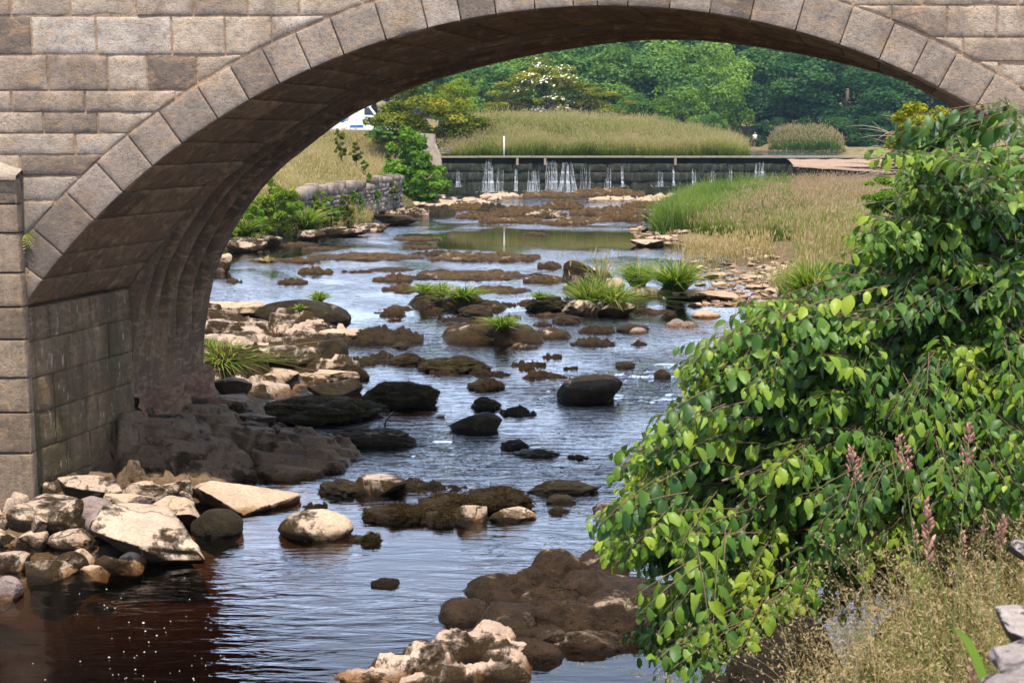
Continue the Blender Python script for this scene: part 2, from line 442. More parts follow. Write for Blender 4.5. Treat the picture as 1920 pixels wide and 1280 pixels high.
h = .55 * fbm(pz * np.array([1.1, 2.0, 1]), 3) + .30 * fbm(pz * np.array([3.6, 6.5, 1]) + 31, 3)
warp = fbm(pz * np.array([.5, .35, 1]) + 5, 2)
patch = .30 + 1.1 * sstep(-.25, .35, warp); chop = chop * (.22 + 1.0 * sstep(-.22, .32, warp + .25 * fbm(pz * np.array([1.2, .6, 1]) + 77, 2)))
wz = h * chop * patch * (.012 + .010 * sstep(.9, 1.4, chop)) * np.clip(wy / 9, .5, 1.6)
crest = sstep(.38, .9, h + .35 * pn(pz * np.array([14, 26, 1.])))
foam = crest * sstep(1.05, 1.4, chop * patch * .9)
nU, nY = len(u), len(rows)
top = np.stack([wx, wy, wz], -1); bot = np.stack([wx, wy, np.full_like(wx, -2.2)], -1)
Q = grid_faces(nU, nY)
N0 = len(top)
def wall(ids): return np.stack([ids[:-1], ids[1:], ids[1:] + N0, ids[:-1] + N0], -1)
idg = np.arange(N0).reshape(nU, nY)
Fw = np.concatenate([Q, Q[:, ::-1] + N0, wall(idg[0]), wall(idg[-1][::-1]), wall(idg[:, 0][::-1]), wall(idg[:, -1])])
m = Mat('river_water'); m.t.nodes.remove(m.b)
ch = m.attr('chop')
n1 = m.noise(m.pos((.85, 3.0, 1)), 3.0, 3, .5, .6)
n2 = m.noise(m.pos((.6, 2.2, 1)), 12, 2, .5, .4)
n3 = m.noise(m.pos((.7, 1.8, 1)), 38, 1, .5)
hh = m.math('ADD', m.math('ADD', n1, m.math('MULTIPLY', n2, .20)), m.math('MULTIPLY', n3, .03))
hh = m.math('MULTIPLY', hh, ch)
nrm = m.bump(hh, 1.0, .055)
fr = m.n('Fresnel', {'IOR': 1.42, 'Normal': nrm}).outputs[0]
tr = m.n('BsdfTransparent', {'Color': (1, 1, 1, 1)})
gl = m.n('BsdfGlossy', {'Color': (1, 1, 1, 1), 'Roughness': .035, 'Normal': nrm})
sh = m.n('MixShader', {0: fr, 1: tr.outputs[0], 2: gl.outputs[0]})
fo = m.n('BsdfDiffuse', {'Color': (.75, .77, .8, 1)})
fm = m.math('MULTIPLY', m.attr('foam'), m.ramp(m.noise(m.pos((1, 1.5, 1)), 55, 4, .7), [(.56, 0), (.85, .4)]))
sh2 = m.n('MixShader', {0: fm, 1: sh.outputs[0], 2: fo.outputs[0]})
m.l(sh2.outputs[0], m.out.inputs['Surface'])
va = m.n('VolumeAbsorption', {'Color': (.56, .37, .14, 1), 'Density': 4.2})
m.l(va.outputs[0], m.out.inputs['Volume'])
M_water = m.m
z0 = np.zeros(N0)
wat = link('water', mesh('water', np.concatenate([top, bot]), Fw, {'chop': np.concatenate([chop, chop]), 'foam': np.concatenate([foam, z0])}), M_water)
wat['kind'] = 'structure'
# pool held back by the weir
b = MB(); b.box((42, 73.2 + 50, WEIR_Z - .05 - .9), (92.2, 100, 1.8), chop=.25, foam=0)
pw = link('water', b.mesh('weir_pool', False), M_water); pw['kind'] = 'structure'

# floating flecks of foam on the dark pool
rng = np.random.RandomState(5)
b = MB()
for k in range(60):
    px, py = rng.uniform(60, 470), rng.uniform(1120, 1278)
    if rng.rand() < .35: px, py = rng.uniform(200, 440), rng.uniform(1190, 1275)
    if rng.rand() < .12: px, py = rng.uniform(20, 420), rng.uniform(1030, 1120)
    c = at_z(px, py, .012)
    L = rng.uniform(.0015, .0042) * (2.3 if rng.rand() < .12 else 1); wd = L * rng.uniform(.25, .6)
    nn = 7; th = np.linspace(0, 2 * np.pi, nn, endpoint=False)
    rr = 1 + .35 * rng.randn(nn)
    ring = np.stack([c[0] + L * rr * np.cos(th), c[1] + wd * rr * np.sin(th) * 1.6, np.full(nn, .008)], -1)
    V = np.concatenate([ring, [[c[0], c[1], .014]]])
    b.add(V, None, [[i, (i + 1) % nn, nn] for i in range(nn)])
fl = link('foam', b.mesh('foam'), plain('river_foam', (.5, .46, .41), .8))
tag(fl, 'small white flecks of foam drifting on the dark brown pool', 'foam', kind='stuff')
# ================================================================ THE BRIDGE
bridge = empty('stone_bridge', (0.67, YF, 0))
tag(bridge, 'old sandstone arch bridge with weathered voussoirs spanning the brown river', 'bridge')
BO = np.array([0.67, YF, 0.0])
CX, CZ, RI = 0.6726, -1.5659, 5.3272
TH = 0.29
Z_SPR = 1.583
TH_L = math.acos((-3.613 - CX) / RI)           # angle of the left springing
TH_R = math.pi - TH_L
Y_SEAM, Y_BACK = 10.77, 11.95
Z_TOP = 6.2
rng = np.random.RandomState(11)

def block(b, fn, u0, u1, v0, v1, lu, lv, res, rough, edge, depth, tint, gap=.005, seed=None):
    """one dressed stone: fn(u,v)->(pos, outward normal); lu, lv its size in metres; the face is rough and its arrises rounded"""
    nu = max(3, int(lu / res) + 2); nv = max(3, int(lv / res) + 2)
    a = np.linspace(0, 1, nu); c = np.linspace(0, 1, nv)
    # denser rims
    a = a * .94 + .03; c = c * .94 + .03
    a = np.concatenate([[0, .012], a, [.988, 1]]); c = np.concatenate([[0, .02], c, [.98, 1]])
    nu, nv = len(a), len(c)
    A, C = np.meshgrid(a, c, indexing='ij'); A = A.ravel(); C = C.ravel()
    gu, gv = gap / lu, gap / lv
    uu = u0 + (u1 - u0) * (gu + (1 - 2 * gu) * A); vv = v0 + (v1 - v0) * (gv + (1 - 2 * gv) * C)
    pos, nor = fn(uu, vv)
    sd = rng.uniform(0, 500)
    q = pos * 1.0 + sd
    d = rough * (1.1 * fbm(q * 5, 4) + .5 * fbm(q * 22, 3)) + rough * .5 * rng.randn()
    de = np.minimum(np.minimum(A, 1 - A) * lu, np.minimum(C, 1 - C) * lv)
    wob = edge * (1.2 + 1.8 * fbm(q * 7, 3))
    d = d - wob * np.exp(-de / (.012 + .008 * np.abs(fbm(q * 4 + 50, 2))))
    rim = (A == 0) | (A == 1) | (C == 0) | (C == 1)
    d = np.where(rim, -depth, d)
    V = pos + nor * d[:, None]
    b.add(V - BO, grid_faces(nu, nv), tint=tint)

def facade_fn(x, z, proud=0.0):
    return np.stack([x, np.full_like(x, YF - proud), z], -1), np.tile([0, -1.0, 0], (len(x), 1))
RE = RI + TH
def ext_z(x):     # extrados height, -9 outside the ring
    q = RE ** 2 - (x - CX) ** 2
    return np.where(q > 0, CZ + np.sqrt(np.maximum(q, 0)), -9)

# ---- spandrel wall: coursed blocks cut to the ring
Zl = [at_y(300, y, YF)[2] for y in (-300, -230, -160, -100, -45, 30, 103, 170, 210, 250, 290, 330, 378, 440, 520)]
JL = {(30, 103): [-60, 60, 181, 323, 423, 510, 640], (-45, 30): [20, 132, 256, 362, 465, 560, 680], (103, 170): [-60, 91, 203, 276, 371, 480],
      (170, 210): [-110, 22, 160, 330], (210, 250): [-40, 82, 183, 300], (250, 290): [-90, 142, 260], (290, 330): [-80, 38, 230], (330, 378): [38, 200], (378, 440): [38, 130], (440, 520): [38, 130]}
Yl = [-300, -230, -160, -100, -45, 30, 103, 170, 210, 250, 290, 330, 378, 440, 520]
Yr = [-300, -230, -160, -110, -55, 10, 70, 115, 160, 205, 250, 300, 360, 420, 520]
JR = {(-55, 10): [1600, 1730, 1910], (10, 70): [1560, 1670, 1774, 1868], (70, 115): [1660, 1804], (115, 160): [1700, 1870]}
XL0, XR1 = -8.5, 10.0
XM = 0.9
b = MB()
def course(z0, z1, joints):
    for x0, x1 in zip(joints[:-1], joints[1:]):
        n = 9
        xx = np.linspace(x0, x1, 60)
        zb = np.maximum(z0, ext_z(xx) + .006)
        ok = zb < z1 - .012
        if not ok.any(): continue
        i = np.where(ok)[0]
        # contiguous runs
        runs = np.split(i, np.where(np.diff(i) > 1)[0] + 1)
        for r_ in runs:
            if len(r_) < 4: continue
            xa, xb = xx[r_[0]], xx[r_[-1]]
            if xa == xb: continue
            zb_f = lambda x: np.minimum(np.maximum(z0, ext_z(x) + .006), z1 - .01)
            hmean = float((z1 - zb_f(np.linspace(xa, xb, 20))).mean())
            def fn(u, v):
                zb_ = zb_f(u); z = zb_ + (z1 - zb_) * v
                return facade_fn(u, z)
            t = np.clip(rng.normal(.5, .27), 0, 1)
            block(b, fn, xa, xb, 0, 1, xb - xa, max(hmean, .03), .022 if (xa > -4.6 and xb < 5) else .06, .006, .008, .03, t, .0028)
for (ya, yb) in zip(Yl[:-1], Yl[1:]):
    z1, z0 = at_y(300, ya, YF)[2], at_y(300, yb, YF)[2]
    js = JL.get((ya, yb), [0, 130, 260, 390, 520, 650, 780])
    js = [at_y(p, yb, YF)[0] for p in js]
    while js[0] > XL0: js.insert(0, js[0] - rng.uniform(.35, .62))
    while js[-1] < XM - .1: js.append(min(XM, js[-1] + rng.uniform(.38, .6)))
    js = [j for j in js if j < XM - .1] + [XM]
    course(z0, z1, js)
for (ya, yb) in zip(Yr[:-1], Yr[1:]):
    z1, z0 = at_y(1800, ya, YF)[2], at_y(1800, yb, YF)[2]
    js = JR.get((ya, yb), [1500, 1640, 1760])
    js = [at_y(p, yb, YF)[0] for p in js]
    while js[0] > XM: js.insert(0, max(XM, js[0] - rng.uniform(.38, .6)))
    while js[-1] < XR1: js.append(js[-1] + rng.uniform(.38, .65))
    course(z0, z1, js)
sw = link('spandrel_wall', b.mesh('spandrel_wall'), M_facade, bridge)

# ---- ring of voussoirs
pj = [(177, 412), (229, 358), (285, 310), (342, 270), (409, 223), (467, 187), (524, 156), (583, 128), (645, 103), (724, 75), (802, 52), (864, 36), (930, 26), (1003, 17), (1075, 13), (1120, 12), (1177, 13),
      (1255, 18), (1330, 28), (1405, 43), (1490, 63), (1572, 90), (1646, 117), (1707, 143), (1759, 165), (1827, 203)]
ang = []
for p in pj:
    q = at_y(*p, YF); ang.append(math.atan2(q[2] - CZ, q[0] - CX))
ang = [TH_L] + [TH_L - .048, TH_L - .094] + [a for a in ang if a < TH_L - .12]
while ang[-1] > TH_R + .08: ang.append(ang[-1] - rng.uniform(.05, .065))
ang.append(TH_R)
b = MB()
for a0, a1 in zip(ang[:-1], ang[1:]):
    rt = RE + rng.uniform(-.012, .004)
    def fn(u, v, a0=a0, a1=a1, rt=rt):
        th = u; r = RI + (rt - RI) * v
        return np.stack([CX + r * np.cos(th), np.full_like(r, YF - .012), CZ + r * np.sin(th)], -1), np.tile([0, -1.0, 0], (len(th), 1))
    t = np.clip(rng.normal(.42, .24), 0, 1)
    block(b, fn, a0, a1, 0, 1, abs(a0 - a1) * RI, TH, .02, .0045, .007, .09, t, .002)
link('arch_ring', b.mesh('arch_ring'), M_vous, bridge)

# ---- the body behind the stones: mortar-coloured wall with the arch cut out, parapet, deck
def profile_front(n=61):
    th = np.linspace(TH_L, TH_R, n)
    return np.stack([CX + RI * np.cos(th), CZ + RI * np.sin(th)], -1)
_pb = np.array([(-3.685, -.6), (-3.675, .65), (-3.655, 1.0), (-3.635, 1.158), (-3.56, 1.46), (-3.48, 1.66), (-3.32, 2.007), (-2.95, 2.5), (-2.22, 3.056), (-1.69, 3.275), (-1.31, 3.41), (-.51, 3.60), (.25, 3.71), (.72, 3.735)])
_pb = np.concatenate([_pb, np.stack([1.44 - _pb[-2::-1, 0], _pb[-2::-1, 1]], -1)])
_s = np.concatenate([[0], np.cumsum(np.hypot(*np.diff(_pb, axis=0).T))])
def back_profile(s):
    """s in 0..1 along the intrados of the far half (front-plane coordinates)"""
    ss = np.asarray(s) * _s[-1]
    k = np.linspace(-.25, .25, 9)
    x = np.mean([np.interp(np.clip(ss + d, 0, _s[-1]), _s, _pb[:, 0]) for d in k], 0)
    z = np.mean([np.interp(np.clip(ss + d, 0, _s[-1]), _s, _pb[:, 1]) for d in k], 0)
    return x, z
b = MB()
def face_wall(prof, y, flip, x0, x1, zt, zb=-.6):
    n = len(prof)
    low = np.stack([prof[:, 0], np.full(n, y), prof[:, 1]], -1); up = low.copy(); up[:, 2] = zt
    i = np.arange(n - 1); Q = np.stack([i, i + 1, i + 1 + n, i + n], -1)
    b.add(np.concatenate([low, up]) - BO, Q[:, ::-1] if flip else Q, tint=.5)
    for xa, xb in ((x0, prof[0, 0]), (prof[-1, 0], x1)):
        V = np.array([[xa, y, zb], [xb, y, zb], [xb, y, zt], [xa, y, zt]])
        b.add(V - BO, [[0, 1, 2, 3]][::1], tint=.5)
pf = profile_front(121)
pf_o = np.stack([CX + (RI + .04) * (pf[:, 0] - CX) / RI, CZ + (RI + .04) * (pf[:, 1] - CZ) / RI], -1)
face_wall(pf_o, YF + .013, False, XL0, XR1, Z_TOP)
sb = np.linspace(0, 1, 121); bx_, bz_ = back_profile(sb)
pbk = np.stack([bx_ + SKEW * (Y_BACK - YF), bz_], -1)
face_wall(pbk, Y_BACK, True, XL0, XR1 + .8, Z_TOP)
zz = Z_TOP
b.add(np.array([[XL0, YF + .013, zz], [XR1, YF + .013, zz], [XR1, YF + .4, zz], [XL0, YF + .4, zz]]) - BO, [[0, 1, 2, 3]], tint=.5)
b.add(np.array([[XL0, Y_BACK - .4, zz], [XR1, Y_BACK - .4, zz], [XR1, Y_BACK, zz], [XL0, Y_BACK, zz]]) - BO, [[0, 1, 2, 3]], tint=.5)
for y in (YF + .4, Y_BACK - .4):
    b.add(np.array([[XL0, y, 4.1], [XR1, y, 4.1], [XR1, y, zz], [XL0, y, zz]]) - BO, [[0, 1, 2, 3]], tint=.5)
b.add(np.array([[XL0, YF + .4, 4.1], [XR1, YF + .4, 4.1], [XR1, Y_BACK - .4, 4.1], [XL0, Y_BACK - .4, 4.1]]) - BO, [[0, 1, 2, 3]], tint=.5)
link('wall_core', b.mesh('wall_core', False), M_mortar, bridge)

# ---- plain barrel (near half): stones laid along the skewed barrel
def soff_fn(u, v):      # u angle, v depth y
    sk = SKEW * (v - YF)
    n = np.stack([-np.cos(u), np.zeros_like(u), -np.sin(u)], -1)
    return np.stack([CX + RI * np.cos(u) + sk, v, CZ + RI * np.sin(u)], -1), n
b = MB(); bc = MB()
for a0, a1 in zip(ang[:-1], ang[1:]):
    y = YF - .006
    ye = [y, YF + rng.uniform(.35, .6)]
    while ye[-1] < Y_SEAM - .5: ye.append(ye[-1] + rng.uniform(.45, .8))
    ye.append(Y_SEAM)
    for y0, y1 in zip(ye[:-1], ye[1:]):
        t = np.clip(rng.normal(.5, .22), 0, 1)
        block(b, soff_fn, a0, a1, y0, y1, abs(a1 - a0) * RI, y1 - y0, .05, .006, .010, .03, t, .004)
th = np.linspace(TH_L, TH_R, 80); yy = np.linspace(YF + .02, Y_SEAM, 4)
A, Yq = np.meshgrid(th, yy, indexing='ij')
p, n_ = soff_fn(A.ravel(), Yq.ravel())
bc.add(p - n_ * .02 - BO, grid_faces(80, 4), tint=.5)
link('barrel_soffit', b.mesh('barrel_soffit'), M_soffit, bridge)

# ---- ribbed far half
gc = [(10.915, .06, .10), (11.17, .115, .24), (11.45, .12, .26), (11.715, .11, .26)]
ns, nt = 260, 200
sv = np.linspace(0, 1, ns); tv = np.linspace(Y_SEAM, Y_BACK, nt)
Sg, Tg = np.meshgrid(sv, tv, indexing='ij'); Sg = Sg.ravel(); Tg = Tg.ravel()
x, z = back_profile(Sg)
e = 1e-3
x2, z2 = back_profile(np.clip(Sg + e, 0, 1)); x1, z1 = back_profile(np.clip(Sg - e, 0, 1))
tx, tz = x2 - x1, z2 - z1; ln = np.hypot(tx, tz) + 1e-9
nx, nz = tz / ln * 1, -tx / ln                      # towards the opening
cut = np.zeros_like(Sg)
grow = sstep(1.0, 1.75, z)
for c_, hw, dp in gc:
    w_ = hw * np.clip(grow * 1.3, .02, 1)
    q = np.abs(Tg - c_)
    cut = np.maximum(cut, dp * grow * (1 - sstep(w_ * .75, w_, q)))
# joints between the stones of the ribs
sl = Sg * _s[-1]
jit = .03 * np.floor((Tg - Y_SEAM) / .27) * np.sin(np.floor(sl / .3) * 3.1)
jn = np.abs(((sl + jit) / .31) % 1 - .5) * .31
crev = .008 * np.exp(-(jn / .006) ** 2)
p3 = np.stack([x + SKEW * (Tg - YF), Tg, z], -1)
ro = .012 * fbm(p3 * 6, 4) + .004 * fbm(p3 * 25, 2)
jut = .03 * sstep(1.75, 1.2, z)
d = -cut - crev + ro + jut
V = np.stack([p3[:, 0] + nx * d, Tg, z + nz * d], -1)
tint = .35 + .6 * fbm(np.stack([np.floor(sl / .31), np.floor((Tg - Y_SEAM) / .27), 0 * sl], -1) * 7.7 + .5, 1)
b = MB(); b.add(V - BO, grid_faces(ns, nt), tint=tint)
# the step where the ribbed half meets the plain barrel
ff = V.reshape(ns, nt, 3)[:, 0, :]
out = ff.copy(); out[:, 0] -= nx.reshape(ns, nt)[:, 0] * .25; out[:, 2] -= nz.reshape(ns, nt)[:, 0] * .25
i = np.arange(ns - 1)
b.add(np.concatenate([ff, out]) - BO, np.stack([i, i + 1, i + 1 + ns, i + ns], -1), tint=.4)
bf = V.reshape(ns, nt, 3)[:, -1, :]; out = bf.copy(); out[:, 0] -= nx.reshape(ns, nt)[:, -1] * .25; out[:, 2] -= nz.reshape(ns, nt)[:, -1] * .25
b.add(np.concatenate([bf, out]) - BO, np.stack([i, i + ns, i + 1 + ns, i + 1], -1), tint=.4)
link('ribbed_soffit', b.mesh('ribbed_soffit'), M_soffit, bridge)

# ---- abutment walls below the springing, both sides
def abutment(side):
    b = MB()
    x0 = -3.613 if side < 0 else 4.959
    def fn(u, v):
        return np.stack([x0 + SKEW * (u - YF) - side * .02 * (Z_SPR - v) / 1.2 * 0, u, v], -1), np.tile([-side * .963, side * SKEW * .963, 0.0], (len(u), 1))
    zs = [Z_SPR, 1.33, 1.05, .78, .5, .22, -.1, -.5]
    for z1, z0 in zip(zs[:-1], zs[1:]):
        ye = [YF - .0]
        while ye[-1] < Y_SEAM - .25: ye.append(ye[-1] + rng.uniform(.28, .6))
        ye[-1] = Y_SEAM
        for y0, y1 in zip(ye[:-1], ye[1:]):
            block(b, fn, y0, y1, z0, z1, y1 - y0, z1 - z0, .035, .006, .007, .03, np.clip(rng.normal(.5, .15), 0, 1), .0025)
    q = MB()
    p, n_ = fn(np.array([YF + .02, Y_SEAM, Y_SEAM, YF + .02]), np.array([-.6, -.6, Z_SPR, Z_SPR]))
    b.add(p - n_ * .02 - BO, [[0, 1, 2, 3]], tint=.2)
    return b
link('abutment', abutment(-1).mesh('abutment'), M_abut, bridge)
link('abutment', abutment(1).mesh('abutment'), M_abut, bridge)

# ---- pier pilaster at the left with its sloped cap
b = MB()
PX1 = at_y(37, 450, YF - .1)[0]
YP = YF - .10
def pil_fn(u, v): return np.stack([u, np.full_like(u, YP), v], -1), np.tile([0, -1.0, 0], (len(u), 1))
def pil_side(u, v): return np.stack([np.full_like(u, PX1), u, v], -1), np.tile([1.0, 0, 0], (len(u), 1))
zs = [at_y(20, y, YP)[2] for y in (334, 383, 437, 512, 576, 637, 709, 774, 850, 960, 1080)]
for k, (z1, z0) in enumerate(zip(zs[:-1], zs[1:])):
    js = [PX1]
    while js[-1] > -6.5: js.append(js[-1] - rng.uniform(.35, .6))
    for x1, x0 in zip(js[:-1], js[1:]):
        block(b, pil_fn, x0, x1, z0, z1, x1 - x0, z1 - z0, .025, .006, .006, .03, np.clip(rng.normal(.45, .2), 0, 1), .004)
    block(b, pil_side, YP, YF + .01, z0, z1, .11, z1 - z0, .025, .003, .008, .02, .5, .003)
link('pilaster', b.mesh('pilaster'), M_pier, bridge)
b = MB()
zt = zs[0]
cp = [(YP - .03, zt - .012), (YP - .03, zt + .03), (YF + .0, zt + .16), (YF + .0, zt - .012)]
for (xa, xb) in ((-6.5, -5.0), (-5.0, -4.3), (-4.3, PX1 + .01)):
    n = 24
    xx = np.linspace(xa, xb, n)
    sl = np.clip((xb - xx) / .3, 0, 1) if xb > -4 else np.ones(n)
    prof = []
    for i_, x_ in enumerate(xx):
        h_ = .35 + .65 * sl[i_]
        prof.append([(x_, YP - .03, zt - .012), (x_, YP - .035, zt + .05 * h_), (x_, YF - .02, zt + .16 * h_), (x_, YF + .02, zt + .16 * h_)])
    V = np.array(prof).reshape(-1, 3); V += .006 * np.stack([fbm(V * 9, 3), fbm(V * 9 + 7, 3), fbm(V * 9 + 3, 3)], -1)
    b.add(V - BO, grid_faces(n, 4)[:, ::-1], tint=.9)
link('cap_stone', b.mesh('cap_stone'), M_facade, bridge)

# ---- eroded red footing under the ribbed half
b = MB()
nu, nv = 60, 40
yy = np.linspace(Y_SEAM - .02, Y_BACK + .05, nu); vv = np.linspace(0, 1, nv)
Yg, Vg = np.meshgrid(yy, vv, indexing='ij'); Yg = Yg.ravel(); Vg = Vg.ravel()
zt_ = .70 + .05 * (Yg - Y_SEAM)
zg = -.35 + (zt_ + .35) * Vg
p = np.stack([Yg * 0, Yg, zg], -1)
out_ = .05 + .10 * fbm(p * 3.0, 3) + .06 * fbm(p * 9, 3) + .10 * (1 - Vg) + .03 * np.sin(Yg * 9)
out_ = np.where(Vg > .97, -.03, out_)
xg = -3.66 + SKEW * (Yg - YF) + out_
b.add(np.stack([xg, Yg, zg], -1) - BO, grid_faces(nu, nv), tint=np.clip(.5 + .8 * fbm(p * 2.2, 2), 0, 1))
for yy_, fl in ((Y_SEAM - .02, 0), (Y_BACK + .05, nu - 1)):
    pass
link('footing', b.mesh('footing'), M_redstone, bridge)
# ================================================================ ROCKS
def ico(n):
    bm = bmesh.new(); bmesh.ops.create_icosphere(bm, subdivisions=n, radius=1)
    V = np.array([v.co[:] for v in bm.verts]); Fc = np.array([[v.index for v in f.verts] for f in bm.faces]); bm.free()
    return V, Fc
ICO = {k: ico(k) for k in (1, 2, 3, 4, 5, 6)}
def rock_shape(seed, lx, ly, lz, style, sub):
    """a stone lx by ly by lz centred on the origin"""
    V, Fc = ICO[sub]; v = V.copy(); r_ = np.random.RandomState(seed); off = r_.uniform(0, 200, 3)
    if style in ('block', 'slab', 'wedge'):
        for k in range(r_.randint(8, 12)):
            n = r_.normal(size=3); n[2] *= .8; n /= np.linalg.norm(n)
            d = r_.uniform(.40, .78); ex = v @ n - d
            v = v - np.clip(ex, 0, None)[:, None] * n * .93
        v *= 1 + .08 * fbm(v * 1.6 + off, 3)[:, None]
        v += .035 * np.stack([fbm(v * 5 + off + q, 3) for q in (0, 31, 67)], -1)
        v += .012 * np.stack([fbm(v * 15 + off + q, 2) for q in (0, 31, 67)], -1)
        if style == 'slab':
            v[:, 2] = np.where(v[:, 2] > .3, .3 + (v[:, 2] - .3) * .35, v[:, 2])
        if style == 'wedge':
            v[:, 2] += .35 * v[:, 0] * np.sign(r_.rand() - .5)
    elif style == 'moss':
        v *= 1 + (.42 * fbm(v * 1.25 + off, 3) + .24 * fbm(v * 3.2 + off, 3))[:, None]
        v += .06 * np.stack([fbm(v * 8 + off + q, 4) for q in (0, 31, 67)], -1)
    elif style == 'hump':
        v *= 1 + (.24 * fbm(v * 1.15 + off, 2) +   .11 * fbm(v * 3.4 + off, 3))[:, None]
        v += .05 * np.stack([fbm(v * 7 + off + q, 4) for q in (0, 31, 67)], -1) + .018 * np.stack([fbm(v * 19 + off + q, 2) for q in (0, 31, 67)], -1)
    elif style == 'flat':
        n1_, n2_ = 64, 40
        a_, b_ = np.meshgrid(np.linspace(-1, 1, n1_), np.linspace(-1, 1, n2_), indexing='ij'); a_, b_ = a_.ravel(), b_.ravel()
        q_ = np.stack([a_ * (1 + lx * .25), b_ * (1 + ly * .25), 0 * a_], -1) + off
        zz_ = (1 - (a_ * a_ + b_ * b_) ** 1.1) * .62 + 1.15 * fbm(q_ * 2.1, 5) + .45 * fbm(q_ * 7, 4) - .10
        edge_ = np.maximum(np.abs(a_), np.abs(b_)); zz_ = np.where(edge_ > .97, -.8, np.maximum(zz_, -.6))
        Vf = np.stack([a_ * lx * .56, b_ * ly * .56, zz_ / max(zz_.max(), .2) * lz * .55], -1)
        return Vf, grid_faces(n1_, n2_)
    elif style == 'oldflat':
        v[:, 2] = np.sign(v[:, 2]) * np.abs(v[:, 2]) ** .8
        v[:, :2] *= (1 + .38 * fbm(np.stack([v[:, 0], v[:, 1], 0 * v[:, 0]], -1) * 1.7 + off, 4))[:, None]
        v[:, 2] *= 1 + .75 * fbm(v * 2.6 + off, 4)
        v += .04 * np.stack([fbm(v * 8 + off + q, 3) for q in (0, 31, 67)], -1)
    elif style == 'cobble':
        v *= 1 + (.16 * fbm(v * 1.2 + off, 2) + .02 * fbm(v * 6 + off, 2))[:, None]
    s = np.array([lx, ly, lz]) / (v.max(0) - v.min(0))
    c = (v.max(0) + v.min(0)) / 2
    return (v - c) * s, Fc
M_mosshair = leaf_mat('moss_strands', [(0, (.014, .009, .005)), (.5, (.045, .030, .013)), (1, (.085, .058, .024))], .2)
def add_moss(parent, Vs, n, L=.016):
    # a fringe of short shaggy moss on the crown of the stone
    r_ = np.random.RandomState(len(Vs)); k = r_.randint(0, len(Vs), n)
    P = Vs[k] + r_.normal(0, .008, (n, 3)); keep = fbm(P * 6, 3) > -.15; P = P[keep]; n = len(P)
    d = r_.normal(0, .8, (n, 3)); d[:, 2] = np.abs(d[:, 2]) * .5 + .25; d /= np.linalg.norm(d, axis=1)[:, None]
    s = np.cross(d, r_.normal(size=(n, 3))); s /= np.linalg.norm(s, axis=1)[:, None]
    ln = L * r_.uniform(.5, 1.6, n)[:, None]; w = .0028
    V = np.stack([P - s * w, P + s * w, P + d * ln + np.array([0, 0, -.3]) * ln], 1).reshape(-1, 3)
    link('moss', mesh('moss', V, np.arange(n * 3).reshape(-1, 3), {'tint': np.repeat(r_.rand(n), 3)}), M_mosshair, parent)
_rs = [100]
def rock(px0, px1, py0, py1, style, mat, label, name='rock', group=None, dep=.75, zb=0.0, rz=None, tilt=0.0, sub=None, minh=.05, cat='rock'):
    """a rock whose outline spans px0..px1, py0..py1 where it stands on height zb (py1 is its near foot)"""
    _rs[0] += 1; sd = _rs[0]; r_ = np.random.RandomState(sd)
    p = at_z((px0 + px1) / 2, py1, zb); k = ppm(p[1], zb)
    w = (px1 - px0) / k
    d = w * dep
    graz = (EYE - zb) / p[1]
    hgt = ((py1 - py0) / k - d * graz * .8)
    while hgt < minh and d > .25 * w:
        d *= .85; hgt = ((py1 - py0) / k - d * graz * .8)
    hgt = max(minh, hgt)
    sink = max(.10, .35 * hgt)
    cyy = p[1] + d / 2
    x = p[0] * cyy / p[1]
    if sub is None: sub = 5 if (px1 - px0) > 70 else (4 if (px1 - px0) > 34 else 3)
    V, Fc = rock_shape(sd, w * 1.06, d, (hgt + sink), style, sub)
    if tilt:
        V = V @ np.array(Matrix.Rotation(tilt, 3, 'Y')).T
    V[:, 2] += (hgt - sink) / 2
    o = link(name, mesh(name, V, Fc), mat, None, (x, cyy, zb))
    if mat in (M_moss, M_olive) and p[1] < 17 and px1 - px0 > 60 and style == 'moss':
        up_ = V[V[:, 2] > .02]; add_moss(o, up_, int(60 * (px1 - px0)), .02)
    return tag(o, label, cat, group)

